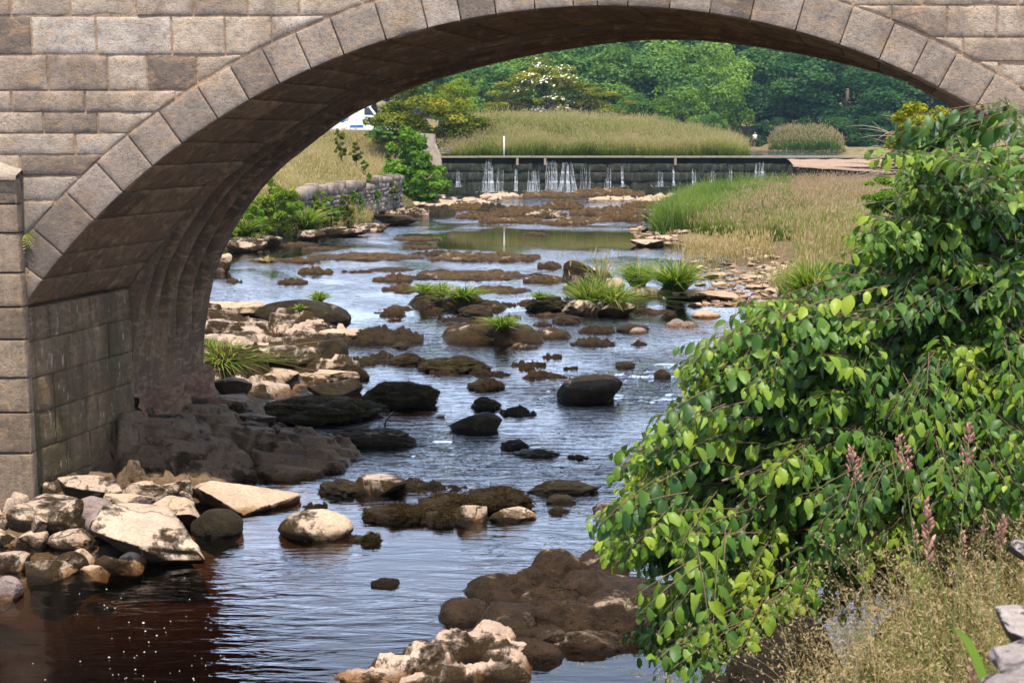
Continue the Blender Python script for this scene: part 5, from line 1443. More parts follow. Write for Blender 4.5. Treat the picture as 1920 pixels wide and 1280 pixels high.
for k in range(NT):
    tipp = TP[k]
    out = tipp - HUB; dist = np.linalg.norm(out); out /= dist
    dirn = OUT[k]
    ln = rr.uniform(.26, .5); nn = int(ln / .030)
    t_ = np.linspace(0, 1, nn)
    root = tipp - dirn * ln
    pts = root + dirn * (t_ * ln)[:, None] + np.array([0, 0, -1.0]) * (rr.uniform(.05, .22) * ln * t_ ** 2)[:, None]
    tg = np.gradient(pts, axis=0); tg /= np.linalg.norm(tg, axis=1)[:, None]
    tb.tube(pts - HUB * 0 - BASE, np.linspace(.0022, .0009, nn), 4, False)
    sd = np.cross(tg, np.array([0, 0, 1.0])); sd /= np.linalg.norm(sd, axis=1)[:, None] + 1e-9
    sg = np.where(np.arange(nn) % 2 == 0, 1, -1)[:, None]
    ax = tg * rr.uniform(.25, .7) + sd * sg * rr.uniform(.55, 1, (nn, 1)) + np.array([0, 0, -1.0]) * rr.uniform(.15, 1.0, (nn, 1)) + rr.normal(0, .2, (nn, 3))
    up = np.array([0, -.25, 1.0]) + sd * sg * .35 + rr.normal(0, .32, (nn, 3))
    sc = np.interp(t_, [0, .3, .8, 1], [.8, 1.05, .95, .62]) * rr.uniform(.62, 1.15, nn) * rr.uniform(.8, 1.15)
    P_.append(pts + ax / np.linalg.norm(ax, axis=1)[:, None] * .008); A_.append(ax); N_.append(up); L_.append(.068 * sc); W_.append(.042 * sc)
    young = rr.rand() < .13
    T_.append(np.clip(STI[k] + rr.normal(.43, .07) + rr.normal(0, .09, nn) + (.28 if young else 0) + .10 * t_ ** 3, 0, 1))
P_, A_, N_, L_, W_, T_ = (np.concatenate(q) for q in (P_, A_, N_, L_, W_, T_))
leaf_batch(lb, P_ - BASE, A_, N_, L_, W_, T_, rr)
L_bush = leaf_mat('bush_leaves', [(0, (.012, .042, .010)), (.3, (.035, .090, .012)), (.5, (.082, .168, .017)), (.7, (.165, .25, .021)), (.9, (.24, .31, .027)), (1, (.28, .34, .03))], .30, .075, .45)
fo = link('foliage', lb.mesh('foliage'), L_bush, bush)
link('twigs', tb.mesh('twigs'), M_twig, bush)
# limbs from the root fanning out into the twigs
for k in range(16):
    e_ = TP[rr.randint(NT)]
    p0 = np.array([rr.normal(0, .12), rr.normal(0, .12), -.15]); p1 = (e_ - BASE) * .82
    mid = p0 * .4 + p1 * .5 + np.array([0, 0, .35])
    t_ = np.linspace(0, 1, 12)[:, None]
    q = (1 - t_) ** 2 * p0 + 2 * t_ * (1 - t_) * mid + t_ ** 2 * p1
    q += .02 * np.cumsum(rr.normal(0, 1, (12, 3)), 0) * t_
    br.tube(q, np.linspace(.028, .004, 12), 6)
    for j in range(10):
        i0 = rr.randint(4, 11); near = np.argsort(np.linalg.norm(TP - BASE - q[i0], axis=1))[rr.randint(0, 30)]
        p2 = TP[near] - BASE; tt = np.linspace(0, 1, 6)[:, None]; m2 = (q[i0] + p2) / 2 + rr.normal(0, .05, 3)
        br.tube((1 - tt) ** 2 * q[i0] + 2 * tt * (1 - tt) * m2 + tt ** 2 * p2, np.linspace(.007, .002, 6), 5, False)
link('branches', br.mesh('branches'), plain('bush_bark', (.20, .15, .11), .8), bush)
# ================================================================ NEAR BANK GRASS, FLOWER SPIKES, WALL STONES
rr = np.random.RandomState(31)
def near_reg(rr, n):
    y = 2.0 + 2.9 * rr.rand(n); x = right_edge(y) + .02 + 2.6 * rr.rand(n) ** 1.1
    return x, y
x, y = near_reg(rr, 9000); z = ground_z(x, y) - .02
b = MB()
pt = patch_noise(x, y, 1.1, 3)
hh = np.interp(x - right_edge(y), [0, .35], [.4, 1]) * np.interp(y, [2, 3, 4, 5], [.26, .30, .36, .42]) * rr.uniform(.35, 1.15, len(x))
blades(b, x, y, z, hh, .0045 * rr.uniform(.6, 1.5, len(x)), .5, rr, .0, .66, tshift=.35 * pt, rows=5)
# fine flowering stems: a thread and a loose panicle of spikelets
n = 4200
x, y = near_reg(rr, n); z = ground_z(x, y) - .02
h = np.interp(y, [2, 3, 4, 5], [.34, .42, .52, .58]) * rr.uniform(.6, 1.15, n)
b2 = MB()
tip, az = blades(b2, x, y, z, h, .0022, .45, rr, .45, .8, rows=7, curl=.6)
V6 = b2.V[0].reshape(n, 7, 2, 3).mean(2)
K = 26
s = rr.rand(n, K) ** .8                          # position along the upper part
seg = 3.6 + 2.4 * s; i0 = np.clip(seg.astype(int), 0, 5); f = seg - i0
ar = np.arange(n)[:, None]
base = V6[ar, i0] * (1 - f)[..., None] + V6[ar, i0 + 1] * f[..., None]
spread = (.05 * (1 - s) + .008) * rr.uniform(.3, 1, (n, K))
a = rr.uniform(0, 2 * np.pi, (n, K))
c = base + np.stack([np.cos(a) * spread, np.sin(a) * spread, rr.uniform(-.2, .7, (n, K)) * spread], -1)
c = c.reshape(-1, 3)
d = np.stack([np.cos(a) * .5, np.sin(a) * .5, rr.normal(.3, .5, (n, K))], -1).reshape(-1, 3); d /= np.linalg.norm(d, axis=1)[:, None]
sd = np.cross(d, rr.normal(size=d.shape)); sd /= np.linalg.norm(sd, axis=1)[:, None]
L = rr.uniform(.004, .009, len(c))[:, None]; w = L * .34
b2.add(np.stack([c - d * L, c + sd * w, c + d * L, c - sd * w], 1).reshape(-1, 3), np.arange(len(c) * 4).reshape(-1, 4), tint=np.repeat(np.clip(rr.normal(.78, .15, len(c)), 0, 1), 4))
for q in b2.V: pass
off = b.n
b.V += b2.V; b.Q += [q + off for q in b2.Q]; b.n += b2.n; b.A['tint'] += b2.A['tint']
G_near = grass_mat('near_grass', [(0, (.06, .085, .022)), (.35, (.15, .165, .055)), (.62, (.31, .245, .13)), (1, (.47, .35, .235))])
ng = link('dry_grass', b.mesh('dry_grass'), G_near)
tag(ng, 'dry fine seeding grass on the near right bank in front of the bush', 'grass', kind='stuff')

M_spike = leaf_mat('spike_flowers', [(0, (.26, .12, .09)), (.5, (.48, .26, .20)), (1, (.66, .43, .36))], .3, 0)
def flower_spike(px, ptop, D, head_px, hw_px, label, lean=0.0, dense=60, stemc=None):
    """tall grass-like stem carrying a pink plume"""
    top = at_y(px, ptop, D); k = ppm(D, 2)
    bx, by = top[0] + lean, D
    z0 = gz(bx, by)
    e = empty('flower_spike', (bx, by, z0 - .03))
    H = top[2] - z0; hl = head_px / k; hw = hw_px / k
    r_ = np.random.RandomState(int(px + ptop))
    t_ = np.linspace(0, 1, 14)[:, None]
    P = np.array([0, 0, 0]) + np.array([-lean, 0, H]) * t_ + np.array([lean * .6, 0, 0]) * (t_ * (1 - t_))
    m_ = MB(); m_.tube(P, np.linspace(.0028, .0012, 14), 5)
    link('stem', m_.mesh('stem'), G_stem, e)
    lf = MB()
    blades(lf, np.zeros(3), np.zeros(3), np.array([.05, .15, .25]) * H, .3, .006, .5, r_, .3, .7, rows=5)
    link('leaf', lf.mesh('leaf'), G_green, e)
    hd = MB()
    for i in range(dense):
        s_ = r_.rand(); c = P[-1] + (P[-1] - P[-2]) / np.linalg.norm(P[-1] - P[-2]) * (-hl * s_)
        wv = hw * .5 * np.interp(s_, [0, .35, .8, 1], [.18, .8, 1, .5]); a = r_.uniform(0, 6.3)
        q = c + np.array([math.cos(a) * wv * r_.uniform(.3, 1), math.sin(a) * wv * r_.uniform(.3, 1), hl * .05 * r_.rand()])
        d_ = np.array([math.cos(a) * .5, math.sin(a) * .5, .8]); d_ /= np.linalg.norm(d_)
        sz = hl * r_.uniform(.05, .085)
        tt = np.array([-1, -.4, .4, 1])[:, None]
        hd.tube(q + d_ * tt * sz, sz * np.array([.1, .34, .34, .08]), 5, False, tint=r_.uniform(.1, 1))
    link('flower_head', hd.mesh('flower_head'), M_spike, e)
    return tag(e, label, 'flower spike')
G_stem = plain('grass_stem', (.14, .19, .05), .6)
flower_spike(1596, 822, 4.1, 72, 34, 'leftmost pink flower spike in front of the bush', .10)
flower_spike(1688, 800, 4.0, 68, 40, 'leaning pink flower spike between the leftmost and the tallest', .12)
flower_spike(1820, 775, 3.9, 78, 30, 'tallest pink flower spike on a straight green stem', -.02)
flower_spike(1738, 920, 3.8, 120, 24, 'long narrow pink spike below the leaning one', .05)
flower_spike(1882, 950, 3.6, 62, 24, 'short dense pink spike near the right edge', -.02, 90)
flower_spike(1848, 934, 3.7, 60, 8, 'thin brown grass spike left of the short dense one', -.01, 30)
flower_spike(1806, 975, 3.7, 60, 20, 'faded buff spike below the tallest one', .02, 40)
flower_spike(1712, 955, 3.7, 50, 12, 'slanting mauve spike at the lower left of the long narrow one', .10, 30)
flower_spike(1830, 1185, 2.6, 70, 24, 'pale drooping grass head beside the wall stones', -.01, 60)
# one broad blade
b = MB(); q0 = at_y(1850, 1290, 2.3); t_ = np.linspace(0, 1, 10)[:, None]
q1 = at_y(1782, 1178, 2.5)
P = q0 * (1 - t_) + q1 * t_ + np.array([0, 0, .03]) * np.sin(t_ * 3.1)
P = np.concatenate([[[q0[0] + .02, q0[1], gz(q0[0], q0[1])]], P])
wv = .011 * np.array([.8, 1, 1, 1, .95, .9, .8, .65, .45, .25, .03])[:, None] * np.array([.9, .4, .2])
V = np.stack([P - wv, P + np.array([0, 0, -.003]), P + wv], 1).reshape(-1, 3); o_ = V[0].copy()
bl = link('broad_blade', mesh('broad_blade', V - o_, grid_faces(11, 3), {'tint': np.full(33, .6)}), G_green, None, tuple(o_))
tag(bl, 'single broad green blade standing up among the dry grass', 'grass blade')
# wall stones at the right edge
wm_ = rock_mat('weathered_wall_stone', (.32, .28, .265), (.19, .16, .16), .40, moss_a=(.05, .04, .04), moss_b=(.14, .11, .10), wet=False, scale=9)
def wall_stone(px, py, D, lx, ly, lz, seed, label, tilt=0):
    V, Fc = rock_shape(seed, lx, ly, lz, 'block', 4)
    V = V @ np.array(Euler((0, tilt, .25)).to_matrix()).T
    p = at_y(px, py, D)
    o = link('wall_stone', mesh('wall_stone', V, Fc), wm_, None, tuple(p))
    return tag(o, label, 'stone')
wall_stone(1945, 1185, 2.42, .17, .2, .07, 71, 'grey top stone of the tumbled wall at the right edge', .1)
wall_stone(1940, 1232, 2.30, .15, .18, .085, 72, 'pale flat faced stone under the top wall stone', .05)
wall_stone(1955, 1270, 2.2, .16, .18, .085, 73, 'mottled stone low in the wall corner', -.1)
wall_stone(1915, 1310, 2.12, .14, .16, .075, 74, 'lowest wall stone at the bottom right corner', .15)
wall_stone(1985, 1305, 2.12, .16, .2, .10, 75, 'wall stone cut off by the bottom right corner', 0)
wall_stone(1985, 1235, 2.5, .2, .2, .35, 76, 'bulky stone behind the front stones of the tumbled wall', 0)
wall_stone(1921, 1034, 3.1, .06, .10, .045, 77, 'white capped stone peeping in at the right edge above the wall')
b = MB()
M_peat = rock_mat('peat_bank', (.05, .035, .022), (.03, .02, .014), .7, moss_a=(.012, .008, .005), moss_b=(.04, .028, .012), wet=False, scale=5, crack=0)
for k, (px, py, D, lx, ly, lz, lab) in enumerate([(1425, 1255, 3.95, .42, .5, .75, 'dark undercut clod of earth bank at the bottom edge'), (1490, 1195, 4.35, .45, .5, .7, 'dark earth bank edge behind the bottom clod'), (1350, 1300, 3.75, .25, .3, .5, 'lowest dark clod of bank touching the still pool')]):
    V, Fc = rock_shape(700 + k, lx, ly, lz, 'moss', 5); q = at_y(px, py, D)
    V[:, 2] -= lz * .38
    tag(link('earth_clod', mesh('earth_clod', V, Fc), M_peat, None, tuple(q)), lab, 'earth bank')
# ferns rooted in the left wall joint
fe = empty('wall_fern', tuple(at_y(44, 440, YF - .02)))
tag(fe, 'little green and brown fern rooted in the joint beside the pilaster', 'fern')
b = MB(); b2 = MB(); rr = np.random.RandomState(6)
for k in range(16):
    a = rr.uniform(-2.6, .4); L = rr.uniform(.05, .12); t_ = np.linspace(0, 1, 8)[:, None]
    d = np.array([math.cos(a), -.5, math.sin(a) * .9 + .3])
    P = d * L * t_ + np.array([0, 0, -.06]) * t_ ** 2
    tgt = b2 if (k % 3 == 0) else b
    for j in range(1, 8):
        for sg in (-1, 1):
            s_ = .018 * (1 - j / 9); q = P[j]; v = np.array([math.sin(a) * sg, -.3, -math.cos(a) * sg * .8]); 
            tgt.add(np.array([q, q + v * s_ + d * .006, q + v * s_ * 1.6 + d * .012, q + d * .012]), [[0, 1, 2, 3]], tint=rr.uniform(.3, .9))
link('frond', b.mesh('frond'), L_bright, fe); link('dead_frond', b2.mesh('dead_frond'), G_dry, fe)
g2 = MB(); q = at_y(44, 530, YF - .04)
blades(g2, rr.normal(0, .01, 9), rr.normal(0, .005, 9), np.zeros(9), rr.uniform(.08, .16, 9), .003, .9, rr, .6, 1, rows=6, az=rr.normal(-.3, .4, 9))
wg = link('wall_grass', g2.mesh('wall_grass'), G_dry, None, tuple(q)); tag(wg, 'few dry grass wisps growing from the joint at the springing', 'grass wisp')
# bent dark stick in the rapid
b = MB(); q = at_z(722, 797, 0)
t_ = np.linspace(0, 1, 10)[:, None]
P = np.array([0, 0, -.05]) + np.array([-.02, 0, .13]) * t_ + np.array([.10, .03, .05]) * t_ ** 3
b.tube(P, np.linspace(.013, .008, 10), 7)
st = link('driftwood_stick', b.mesh('driftwood_stick'), plain('wet_wood', (.015, .012, .012), .4), None, tuple(q))
tag(st, 'black hooked stick standing in the water behind the long black rock', 'stick')
b = MB(); V, Fc = rock_shape(990, .11, .07, .05, 'cobble', 3)
fb = link('foam_clot', mesh('foam_clot', V, Fc), plain('foam_white', (.75, .78, .8), .9), None, tuple(at_z(826, 777, .02)))
tag(fb, 'white clot of foam caught above the black peaked rock', 'foam')
# ================================================================ WEIR AND FAR THINGS
M_weir = Mat('mossy_weir_stone'); P = M_weir.pos()
n1 = M_weir.noise(P, 1.6, 6, .65); n2 = M_weir.noise(P, 7, 5, .7)
c = M_weir.mix(M_weir.ramp(n1, [(.4, 0), (.6, 1)]), (.010, .012, .004), (.030, .031, .012))
c = M_weir.mix(M_weir.ramp(n2, [(.35, .9), (.6, 0)]), c, (.014, .016, .010))
c = M_weir.mix(M_weir.ramp(M_weir.noise(M_weir.pos((5, 5, .6)), 1.2, 4), [(.52, 0), (.68, .45)]), c, (.11, .115, .10))
M_weir = M_weir.set(c, .9, M_weir.bump(n2, 1, .08))
M_black = plain('black_course_stone', (.014, .013, .009), 1.0, Specular_IOR_Level=.1)
M_cop = stone_mat('weir_coping', [(0, (.36, .30, .22)), (1, (.46, .38, .29))], darkamt=.5)
WX0, WX1 = at_y(824, 330, WEIR_Y)[0], 27.0
we = empty('weir', (0, WEIR_Y, 0)); WO = np.array([0, WEIR_Y, 0])
tag(we, 'stepped mossy stone weir across the river with a pale flat crest', 'weir')
rr = np.random.RandomState(17)
def rough_block(b, x0, x1, y0, z0, z1, tint=.5):
    nx_, nz_ = 8, 6
    X_, Z_ = np.meshgrid(np.linspace(x0, x1, nx_), np.linspace(z0, z1, nz_), indexing='ij'); X_, Z_ = X_.ravel(), Z_.ravel()
    e = np.minimum(np.minimum(X_ - x0, x1 - X_), np.minimum(Z_ - z0, z1 - Z_))
    p = np.stack([X_, 0 * X_ + y0, Z_], -1)
    d = .09 * fbm(p * 1.7 + rr.uniform(0, 99), 3) + .07 * (1 - np.exp(-e / .06)) + .03 * rr.randn()
    b.add(np.stack([X_, y0 - d, Z_], -1) - WO, grid_faces(nx_, nz_), tint=tint)
b = MB()
for k, (z0, z1, dy) in enumerate([(1.16, 1.66, .0), (.62, 1.16, -.14), (-.5, .62, -.28)]):
    x = WX0
    while x < 17:
        w = rr.uniform(.7, 1.6); rough_block(b, x, x + w, WEIR_Y + dy, z0, z1); x += w
    b.add(np.array([[WX0, WEIR_Y + dy - .02, z1], [17, WEIR_Y + dy - .02, z1], [17, WEIR_Y + .3, z1 - .01], [WX0, WEIR_Y + .3, z1 - .01]]) - WO, [[0, 1, 2, 3]], tint=.5)
link('stone_face', b.mesh('stone_face'), M_weir, we)
b = MB(); b.box((6.4 + WX0 / 2 + 4, 0.35, 1.80), (27 - WX0 - 6, .5, .30)); link('black_course', b.mesh('black_course', False), M_black, we)  # near-black band recessed under the coping
b = MB()
x = WX0 - .1
while x < 24:
    w = rr.uniform(2.0, 3.4)
    b.box((x + w / 2, .22 + rr.normal(0, .01), 1.99 + rr.normal(0, .006) + .035), (w - .03, .75, .09)); x += w
link('coping', b.mesh('coping', False), M_cop, we)
for px in (970, 1022, 1266):
    b = MB(); q = at_y(px, 300, WEIR_Y); b.box((q[0], -.06, 1.76), (.13, .16, .40)); link('bracket', b.mesh('bracket', False), M_cop, we)
# left end wall
b = MB()
def rubble_wall(b, P0, P1, z0f, z1f, th, size, seed, org):
    r_ = np.random.RandomState(seed); P0, P1 = np.array(P0, float), np.array(P1, float)
    L = np.linalg.norm(P1 - P0); d = (P1 - P0) / L; nrm = np.array([d[1], -d[0]])
    s = 0
    zmin = min(z0f(0), z0f(1)); zmax = max(z1f(0), z1f(1))
    z = zmin
    while z < zmax:
        hz = size * r_.uniform(.4, .85); s = -r_.uniform(0, size)
        while s < L:
            w = size * r_.uniform(.7, 1.8); t = np.clip((s + w / 2) / L, 0, 1)
            if z0f(t) - .1 <= z < z1f(t):
                V, Fc = ICO[2]; v = V.copy()
                v = np.sign(v) * np.abs(v) ** .38; v *= np.array([w * .54, th / 2 * r_.uniform(.8, 1.15), hz * r_.uniform(.5, .72)]); v += .04 * size * fbm(V * 2 + r_.uniform(0, 99), 2)[:, None] * 3
                c = np.array([*(P0 + d * (s + w / 2) + nrm * r_.normal(0, .05 * size)), z + hz / 2 + r_.normal(0, .12 * hz)])
                R_ = np.array([[d[0], nrm[0], 0], [d[1], nrm[1], 0], [0, 0, 1]])
                b.add(v @ R_.T + c - org, None, Fc, tint=r_.rand())
            s += w
        z += hz
M_rub = stone_mat('dry_stone', [(0, (.10, .085, .07)), (.5, (.19, .16, .135)), (1, (.30, .255, .22))], darkamt=.9)
q0, q1 = at_y(562, 400, 39.9), at_y(745, 360, 54.5)
org = np.array([q0[0], q0[1], 0])
dw = empty('dry_stone_wall', tuple(org)); tag(dw, 'low weathered dry stone retaining wall along the left bank', 'wall')
z1a, z1b = at_y(562, 372, 39.9)[2], at_y(745, 336, 54.5)[2]
b = MB(); rubble_wall(b, q0[:2], q1[:2], lambda t: .1, lambda t: z1a + (z1b - z1a) * t, .42, .27, 3, org)
link('stonework', b.mesh('stonework'), M_rub, dw)
b = MB(); rubble_wall(b, q0[:2], q1[:2], lambda t: z1a + (z1b - z1a) * t, lambda t: z1a + (z1b - z1a) * t + .08, .46, .34, 4, org)
link('top_course', b.mesh('top_course'), M_rub, dw)
q0 = at_y(790, 300, 72.0); org = np.array([q0[0], q0[1], 0])
ew = empty('weir_end_wall', tuple(org)); tag(ew, 'pale stone end wall with sloping top at the left end of the weir', 'wall')
b = MB()
x0, x1 = at_y(778, 260, 72.4)[0], at_y(824, 260, 72.4)[0]
zt0, zt1, zt2 = at_y(786, 249, 72.4)[2], at_y(812, 251, 72.4)[2], at_y(824, 292, 72.4)[2]
xm = at_y(812, 251, 72.4)[0]
prof = [(x0, .2), (x1 + .1, .2), (x1 + .1, zt2 - .3), (x1, zt2), (xm + .05, zt1 - .55), (xm, zt1), (x0, zt0)]
n = len(prof)
V = [(px_, yy, pz_) for yy in (72.3, 74.4) for (px_, pz_) in prof]
b.add(np.array(V) - org, [[i, (i + 1) % n, n + (i + 1) % n, n + i] for i in range(n)], [[0, i, i + 1] for i in range(1, n - 1)], tint=.9)
link('wall_body', b.mesh('wall_body', False), M_cop, ew)
# small grey sluice frame at the left end of the crest
b = MB(); q = at_y(828, 286, 73.1)
for dx in (-.35, 0, .35): b.tube(np.array([[dx, 0, 0], [dx, 0, .42]]), .03, 6)
for z_ in (.15, .4): b.tube(np.array([[-.5, 0, z_], [.5, 0, z_]]), .03, 6)
sg = link('sluice_frame', b.mesh('sluice_frame'), plain('grey_metal', (.14, .15, .17), .5, Metallic=.4), None, (q[0], 73.15, WEIR_Z + .07)); tag(sg, 'small grey metal sluice frame at the left end of the weir crest', 'sluice')
# sloping red apron at the right end
M_apron = stone_mat('red_apron', [(0, (.22, .15, .115)), (1, (.34, .245, .19))], darkamt=.4)
ap = empty('weir_apron', (0, 72.4, 0)); tag(ap, 'pinkish sloping stone apron at the right end of the weir', 'apron')
pa, pb_, pc, pd = at_y(1478, 299, 72.4), at_y(1700, 296, 72.4), at_y(1700, 326, 71.0), at_y(1560, 311, 71.4)
b = MB(); o_ = np.array([0, 72.4, 0])
nx_ = 40
xx = np.linspace(pa[0], 25, nx_)
V = []
for i, x_ in enumerate(xx):
    t = i / (nx_ - 1)
    V += [(x_, 72.75, 1.90 + .02 * math.sin(i * 1.3)), (x_, 72.3, 1.86 + .03 * math.sin(i * 2.1)), (x_, 71.3, 1.86 - .62 * min(1, .35 + t)), (x_, 71.2, 1.84 - .62 * min(1, .35 + t)), (x_, 71.15, 1.72 - .62 * min(1, .35 + t))]
V = np.array(V); V += .035 * np.stack([fbm(V * 1.5, 3), fbm(V * 1.5 + 9, 3), fbm(V * 1.5 + 19, 3)], -1)
b.add(V - o_, grid_faces(nx_, 5), tint=.5)
link('slope', b.mesh('slope'), M_apron, ap)
b = MB(); rough_block(b, pa[0] - .2, 25, 71.3, -.3, 1.5); b.V[-1] += WO - o_; link('dark_face', b.mesh('dark_face'), M_weir, ap)

# cascades
M_casc = Mat('white_water'); M_casc.t.nodes.remove(M_casc.b)
nz_ = M_casc.noise(M_casc.pos((22, 22, 1.5)), 1.4, 4, .7)
d = M_casc.n('BsdfDiffuse', {'Color': (.72, .76, .80, 1)}); tl = M_casc.n('BsdfTranslucent', {'Color': (.72, .76, .8, 1)})
mx = M_casc.n('MixShader', {0: .4, 1: d.outputs[0], 2: tl.outputs[0]})
tr = M_casc.n('BsdfTransparent')
M_casc.l(M_casc.n('MixShader', {0: M_casc.ramp(nz_, [(.36, .05), (.60, .9)]), 1: tr.outputs[0], 2: mx.outputs[0]}).outputs[0], M_casc.out.inputs['Surface'])
M_casc = M_casc.m
def weir_y(z): return WEIR_Y + np.interp(z, [-.1, .6, .64, 1.14, 1.18, 1.66, 1.7, 2.0], [-.42, -.40, -.26, -.26, -.12, -.12, -.05, -.16])
def cascade(px, wpx, yt, yb, label, dens=1.0, fan=0.0):
    q = at_y(px, 330, WEIR_Y); k = ppm(WEIR_Y, 1); W_ = wpx / k
    zt, zb = at_y(px, yt, WEIR_Y)[2], max(.02, at_y(px, yb, WEIR_Y)[2])
    zt = min(zt, 1.97); r_ = np.random.RandomState(int(px)); b = MB()
    org = np.array([q[0], WEIR_Y, 0])
    for i in range(max(10, int(W_ / .036 * dens))):
        x0 = r_.uniform(-.5, .5) * W_; m_ = 22; w = r_.uniform(.012, .035) if (dens < 1 or r_.rand() < .85) else r_.uniform(.05, .10)
        za = zt - (r_.uniform(0, .12) if r_.rand() < .35 else r_.uniform(0, .75)) * (zt - zb); zz = np.linspace(za, zb, m_)
        t_ = np.linspace(0, 1, m_)
        xx = x0 * (1 + fan * t_ ** 1.3) + np.cumsum(r_.normal(0, .006, m_))
        yy = weir_y(zz) - .05 - .03 * r_.rand(m_) - WEIR_Y
        ww = w * (.7 + .6 * r_.rand(m_)) * (.35 + .9 * t_)
        A = np.stack([xx - ww / 2, yy, zz], -1); B = np.stack([xx + ww / 2, yy, zz], -1)
        b.add(np.stack([A, B], 1).reshape(-1, 3), [[2 * j, 2 * j + 1, 2 * j + 3, 2 * j + 2] for j in range(m_ - 1)])
    for i in range(int(W_ * 40)):        # splash at the foot
        c = np.array([r_.normal(0, .6) * W_, weir_y(zb) - WEIR_Y - .1 - abs(r_.normal(0, .12)), zb + abs(r_.normal(0, .05))]); s = r_.uniform(.02, .05)
        b.add(c + np.array([[-s, 0, 0], [0, 0, s * .6], [s, 0, 0], [0, -s * .3, -s * .4]]), [[0, 1, 2, 3]])
    o = link('cascade', b.mesh('cascade', False), M_casc, None, tuple(org))
    return tag(o, label, 'cascade', 'cascades over the weir')
cascade(915, 18, 297, 360, 'strong left cascade falling the full height of the weir', 2.2, .3)
cascade(937, 16, 312, 360, 'thin veil right of the strong left cascade', .5)
cascade(968, 5, 316, 358, 'single thread of water left of the centre of the weir')
cascade(1000, 24, 316, 360, 'broad ragged veil left of the twin falls', 1.3, .1)
cascade(1034, 20, 300, 360, 'left fall of the twin falls', 1.8, .1)
cascade(1063, 20, 303, 360, 'widest fanning white fall in the middle of the weir', 2.6, .9)
cascade(1100, 24, 310, 356, 'faint trickles right of the fanning fall', .35)
cascade(1140, 14, 312, 354, 'faint trickles in the right middle of the weir', .35)
cascade(1166, 6, 310, 350, 'lone thread right of the middle of the weir', .8)
cascade(1236, 14, 318, 350, 'pair of bright threads on the right half of the weir', .4)
cascade(1262, 4, 312, 348, 'fine thread beside the right crest bracket')
cascade(1300, 16, 316, 348, 'small veil on the right half of the weir', .35)
cascade(1335, 14, 318, 348, 'thin veil left of the right corner cascade', .35)
cascade(1366, 12, 308, 348, 'narrow white veil near the right meadow', .6)
cascade(1424, 16, 303, 345, 'bright rightmost cascade beside the pink apron', 1.6, .25)
cascade(860, 9, 316, 350, 'barely wet trickle at the left end of the weir', .5)

# white post on the mound edge
b = MB(); q = at_y(945, 292, 73.9); b.tube(np.array([[0, 0, -.1], [0, 0, .5], [.01, 0, 1.14]]), [.045, .045, .04], 8)
po = link('marker_post', b.mesh('marker_post'), plain('white_paint', (.78, .77, .72), .6), None, (q[0], 73.95, WEIR_Z + .03)); tag(po, 'white marker post standing on the weir crest before the grass', 'post')
# ---- person on the far path
def skinned(name, verts, edges, radii, mat, parent, lv=2):
    me = bpy.data.meshes.new(name); me.from_pydata(verts, edges, []); me.update()
    o = link(name, me, mat, parent)
    sk = o.modifiers.new('skin', 'SKIN'); 
    for i, r_ in enumerate(radii): me.skin_vertices[0].data[i].radius = (r_, r_) if not isinstance(r_, tuple) else r_
    me.skin_vertices[0].data[0].use_root = True
    sk.use_smooth_shade = True
    sb_ = o.modifiers.new('sub', 'SUBSURF'); sb_.levels = lv; sb_.render_levels = lv
    return o
PD = 155.0
q = at_y(1415, 277, PD)
pe = empty('person', (q[0], PD, gz(q[0], PD) - .0), R(14)); tag(pe, 'person seen from behind in a white top and dark trousers walking the far path', 'person')
Vp = [(0, 0, .96), (.0, .01, 1.15), (0, .02, 1.36), (0, .02, 1.47), (0, .0, 1.54), (0, .0, 1.63), (0, .0, 1.72),
      (-.17, .02, 1.41), (-.25, .01, 1.13), (-.24, -.10, .90), (-.24, -.13, .82), (.17, .02, 1.41), (.25, .03, 1.13), (.23, -.02, .89), (.23, -.05, .81),
      (-.09, 0, .9), (-.10, -.05, .50), (-.10, .05, .09), (-.10, -.10, .04), (.09, 0, .9), (.10, .08, .50), (.10, .18, .10), (.10, .05, .05)]
Ep = [(0, 1), (1, 2), (2, 3), (3, 4), (4, 5), (5, 6), (2, 7), (7, 8), (8, 9), (9, 10), (2, 11), (11, 12), (12, 13), (13, 14), (0, 15), (15, 16), (16, 17), (17, 18), (0, 19), (19, 20), (20, 21), (21, 22)]
Rp = [.14, .13, .15, .065, .075, .10, .06, .065, .048, .036, .03, .065, .048, .036, .03, .095, .065, .045, .045, .095, .065, .045, .045]
skinned('body', Vp, Ep, Rp, plain('skin', (.45, .27, .19), .6), pe)
skinned('white_top', [(0, 0, .92), (0, .01, 1.15), (0, .02, 1.38), (-.18, .02, 1.41), (-.245, .015, 1.2), (.18, .02, 1.41), (.245, .025, 1.2)], [(0, 1), (1, 2), (2, 3), (3, 4), (2, 5), (5, 6)], [.175, .16, .175, .085, .07, .085, .07], plain('white_cotton', (.72, .72, .74), .9), pe)
skinned('trousers', [(0, 0, .95), (-.09, 0, .88), (-.10, -.05, .50), (-.10, .045, .14), (.09, 0, .88), (.10, .08, .50), (.10, .17, .15)], [(0, 1), (1, 2), (2, 3), (0, 4), (4, 5), (5, 6)], [.155, .115, .085, .065, .115, .085, .065], plain('dark_cloth', (.03, .03, .04), .9), pe)
skinned('hair', [(0, .015, 1.60), (0, .02, 1.68), (0, .0, 1.74)], [(0, 1), (1, 2)], [.098, .108, .085], plain('fair_hair', (.35, .28, .2), .8), pe)
skinned('red_bag', [(.22, .12, 1.28), (.24, .12, 1.08), (.24, .1, .95)], [(0, 1), (1, 2)], [.06, .10, .09], plain('red_cloth', (.5, .05, .04), .8), pe)

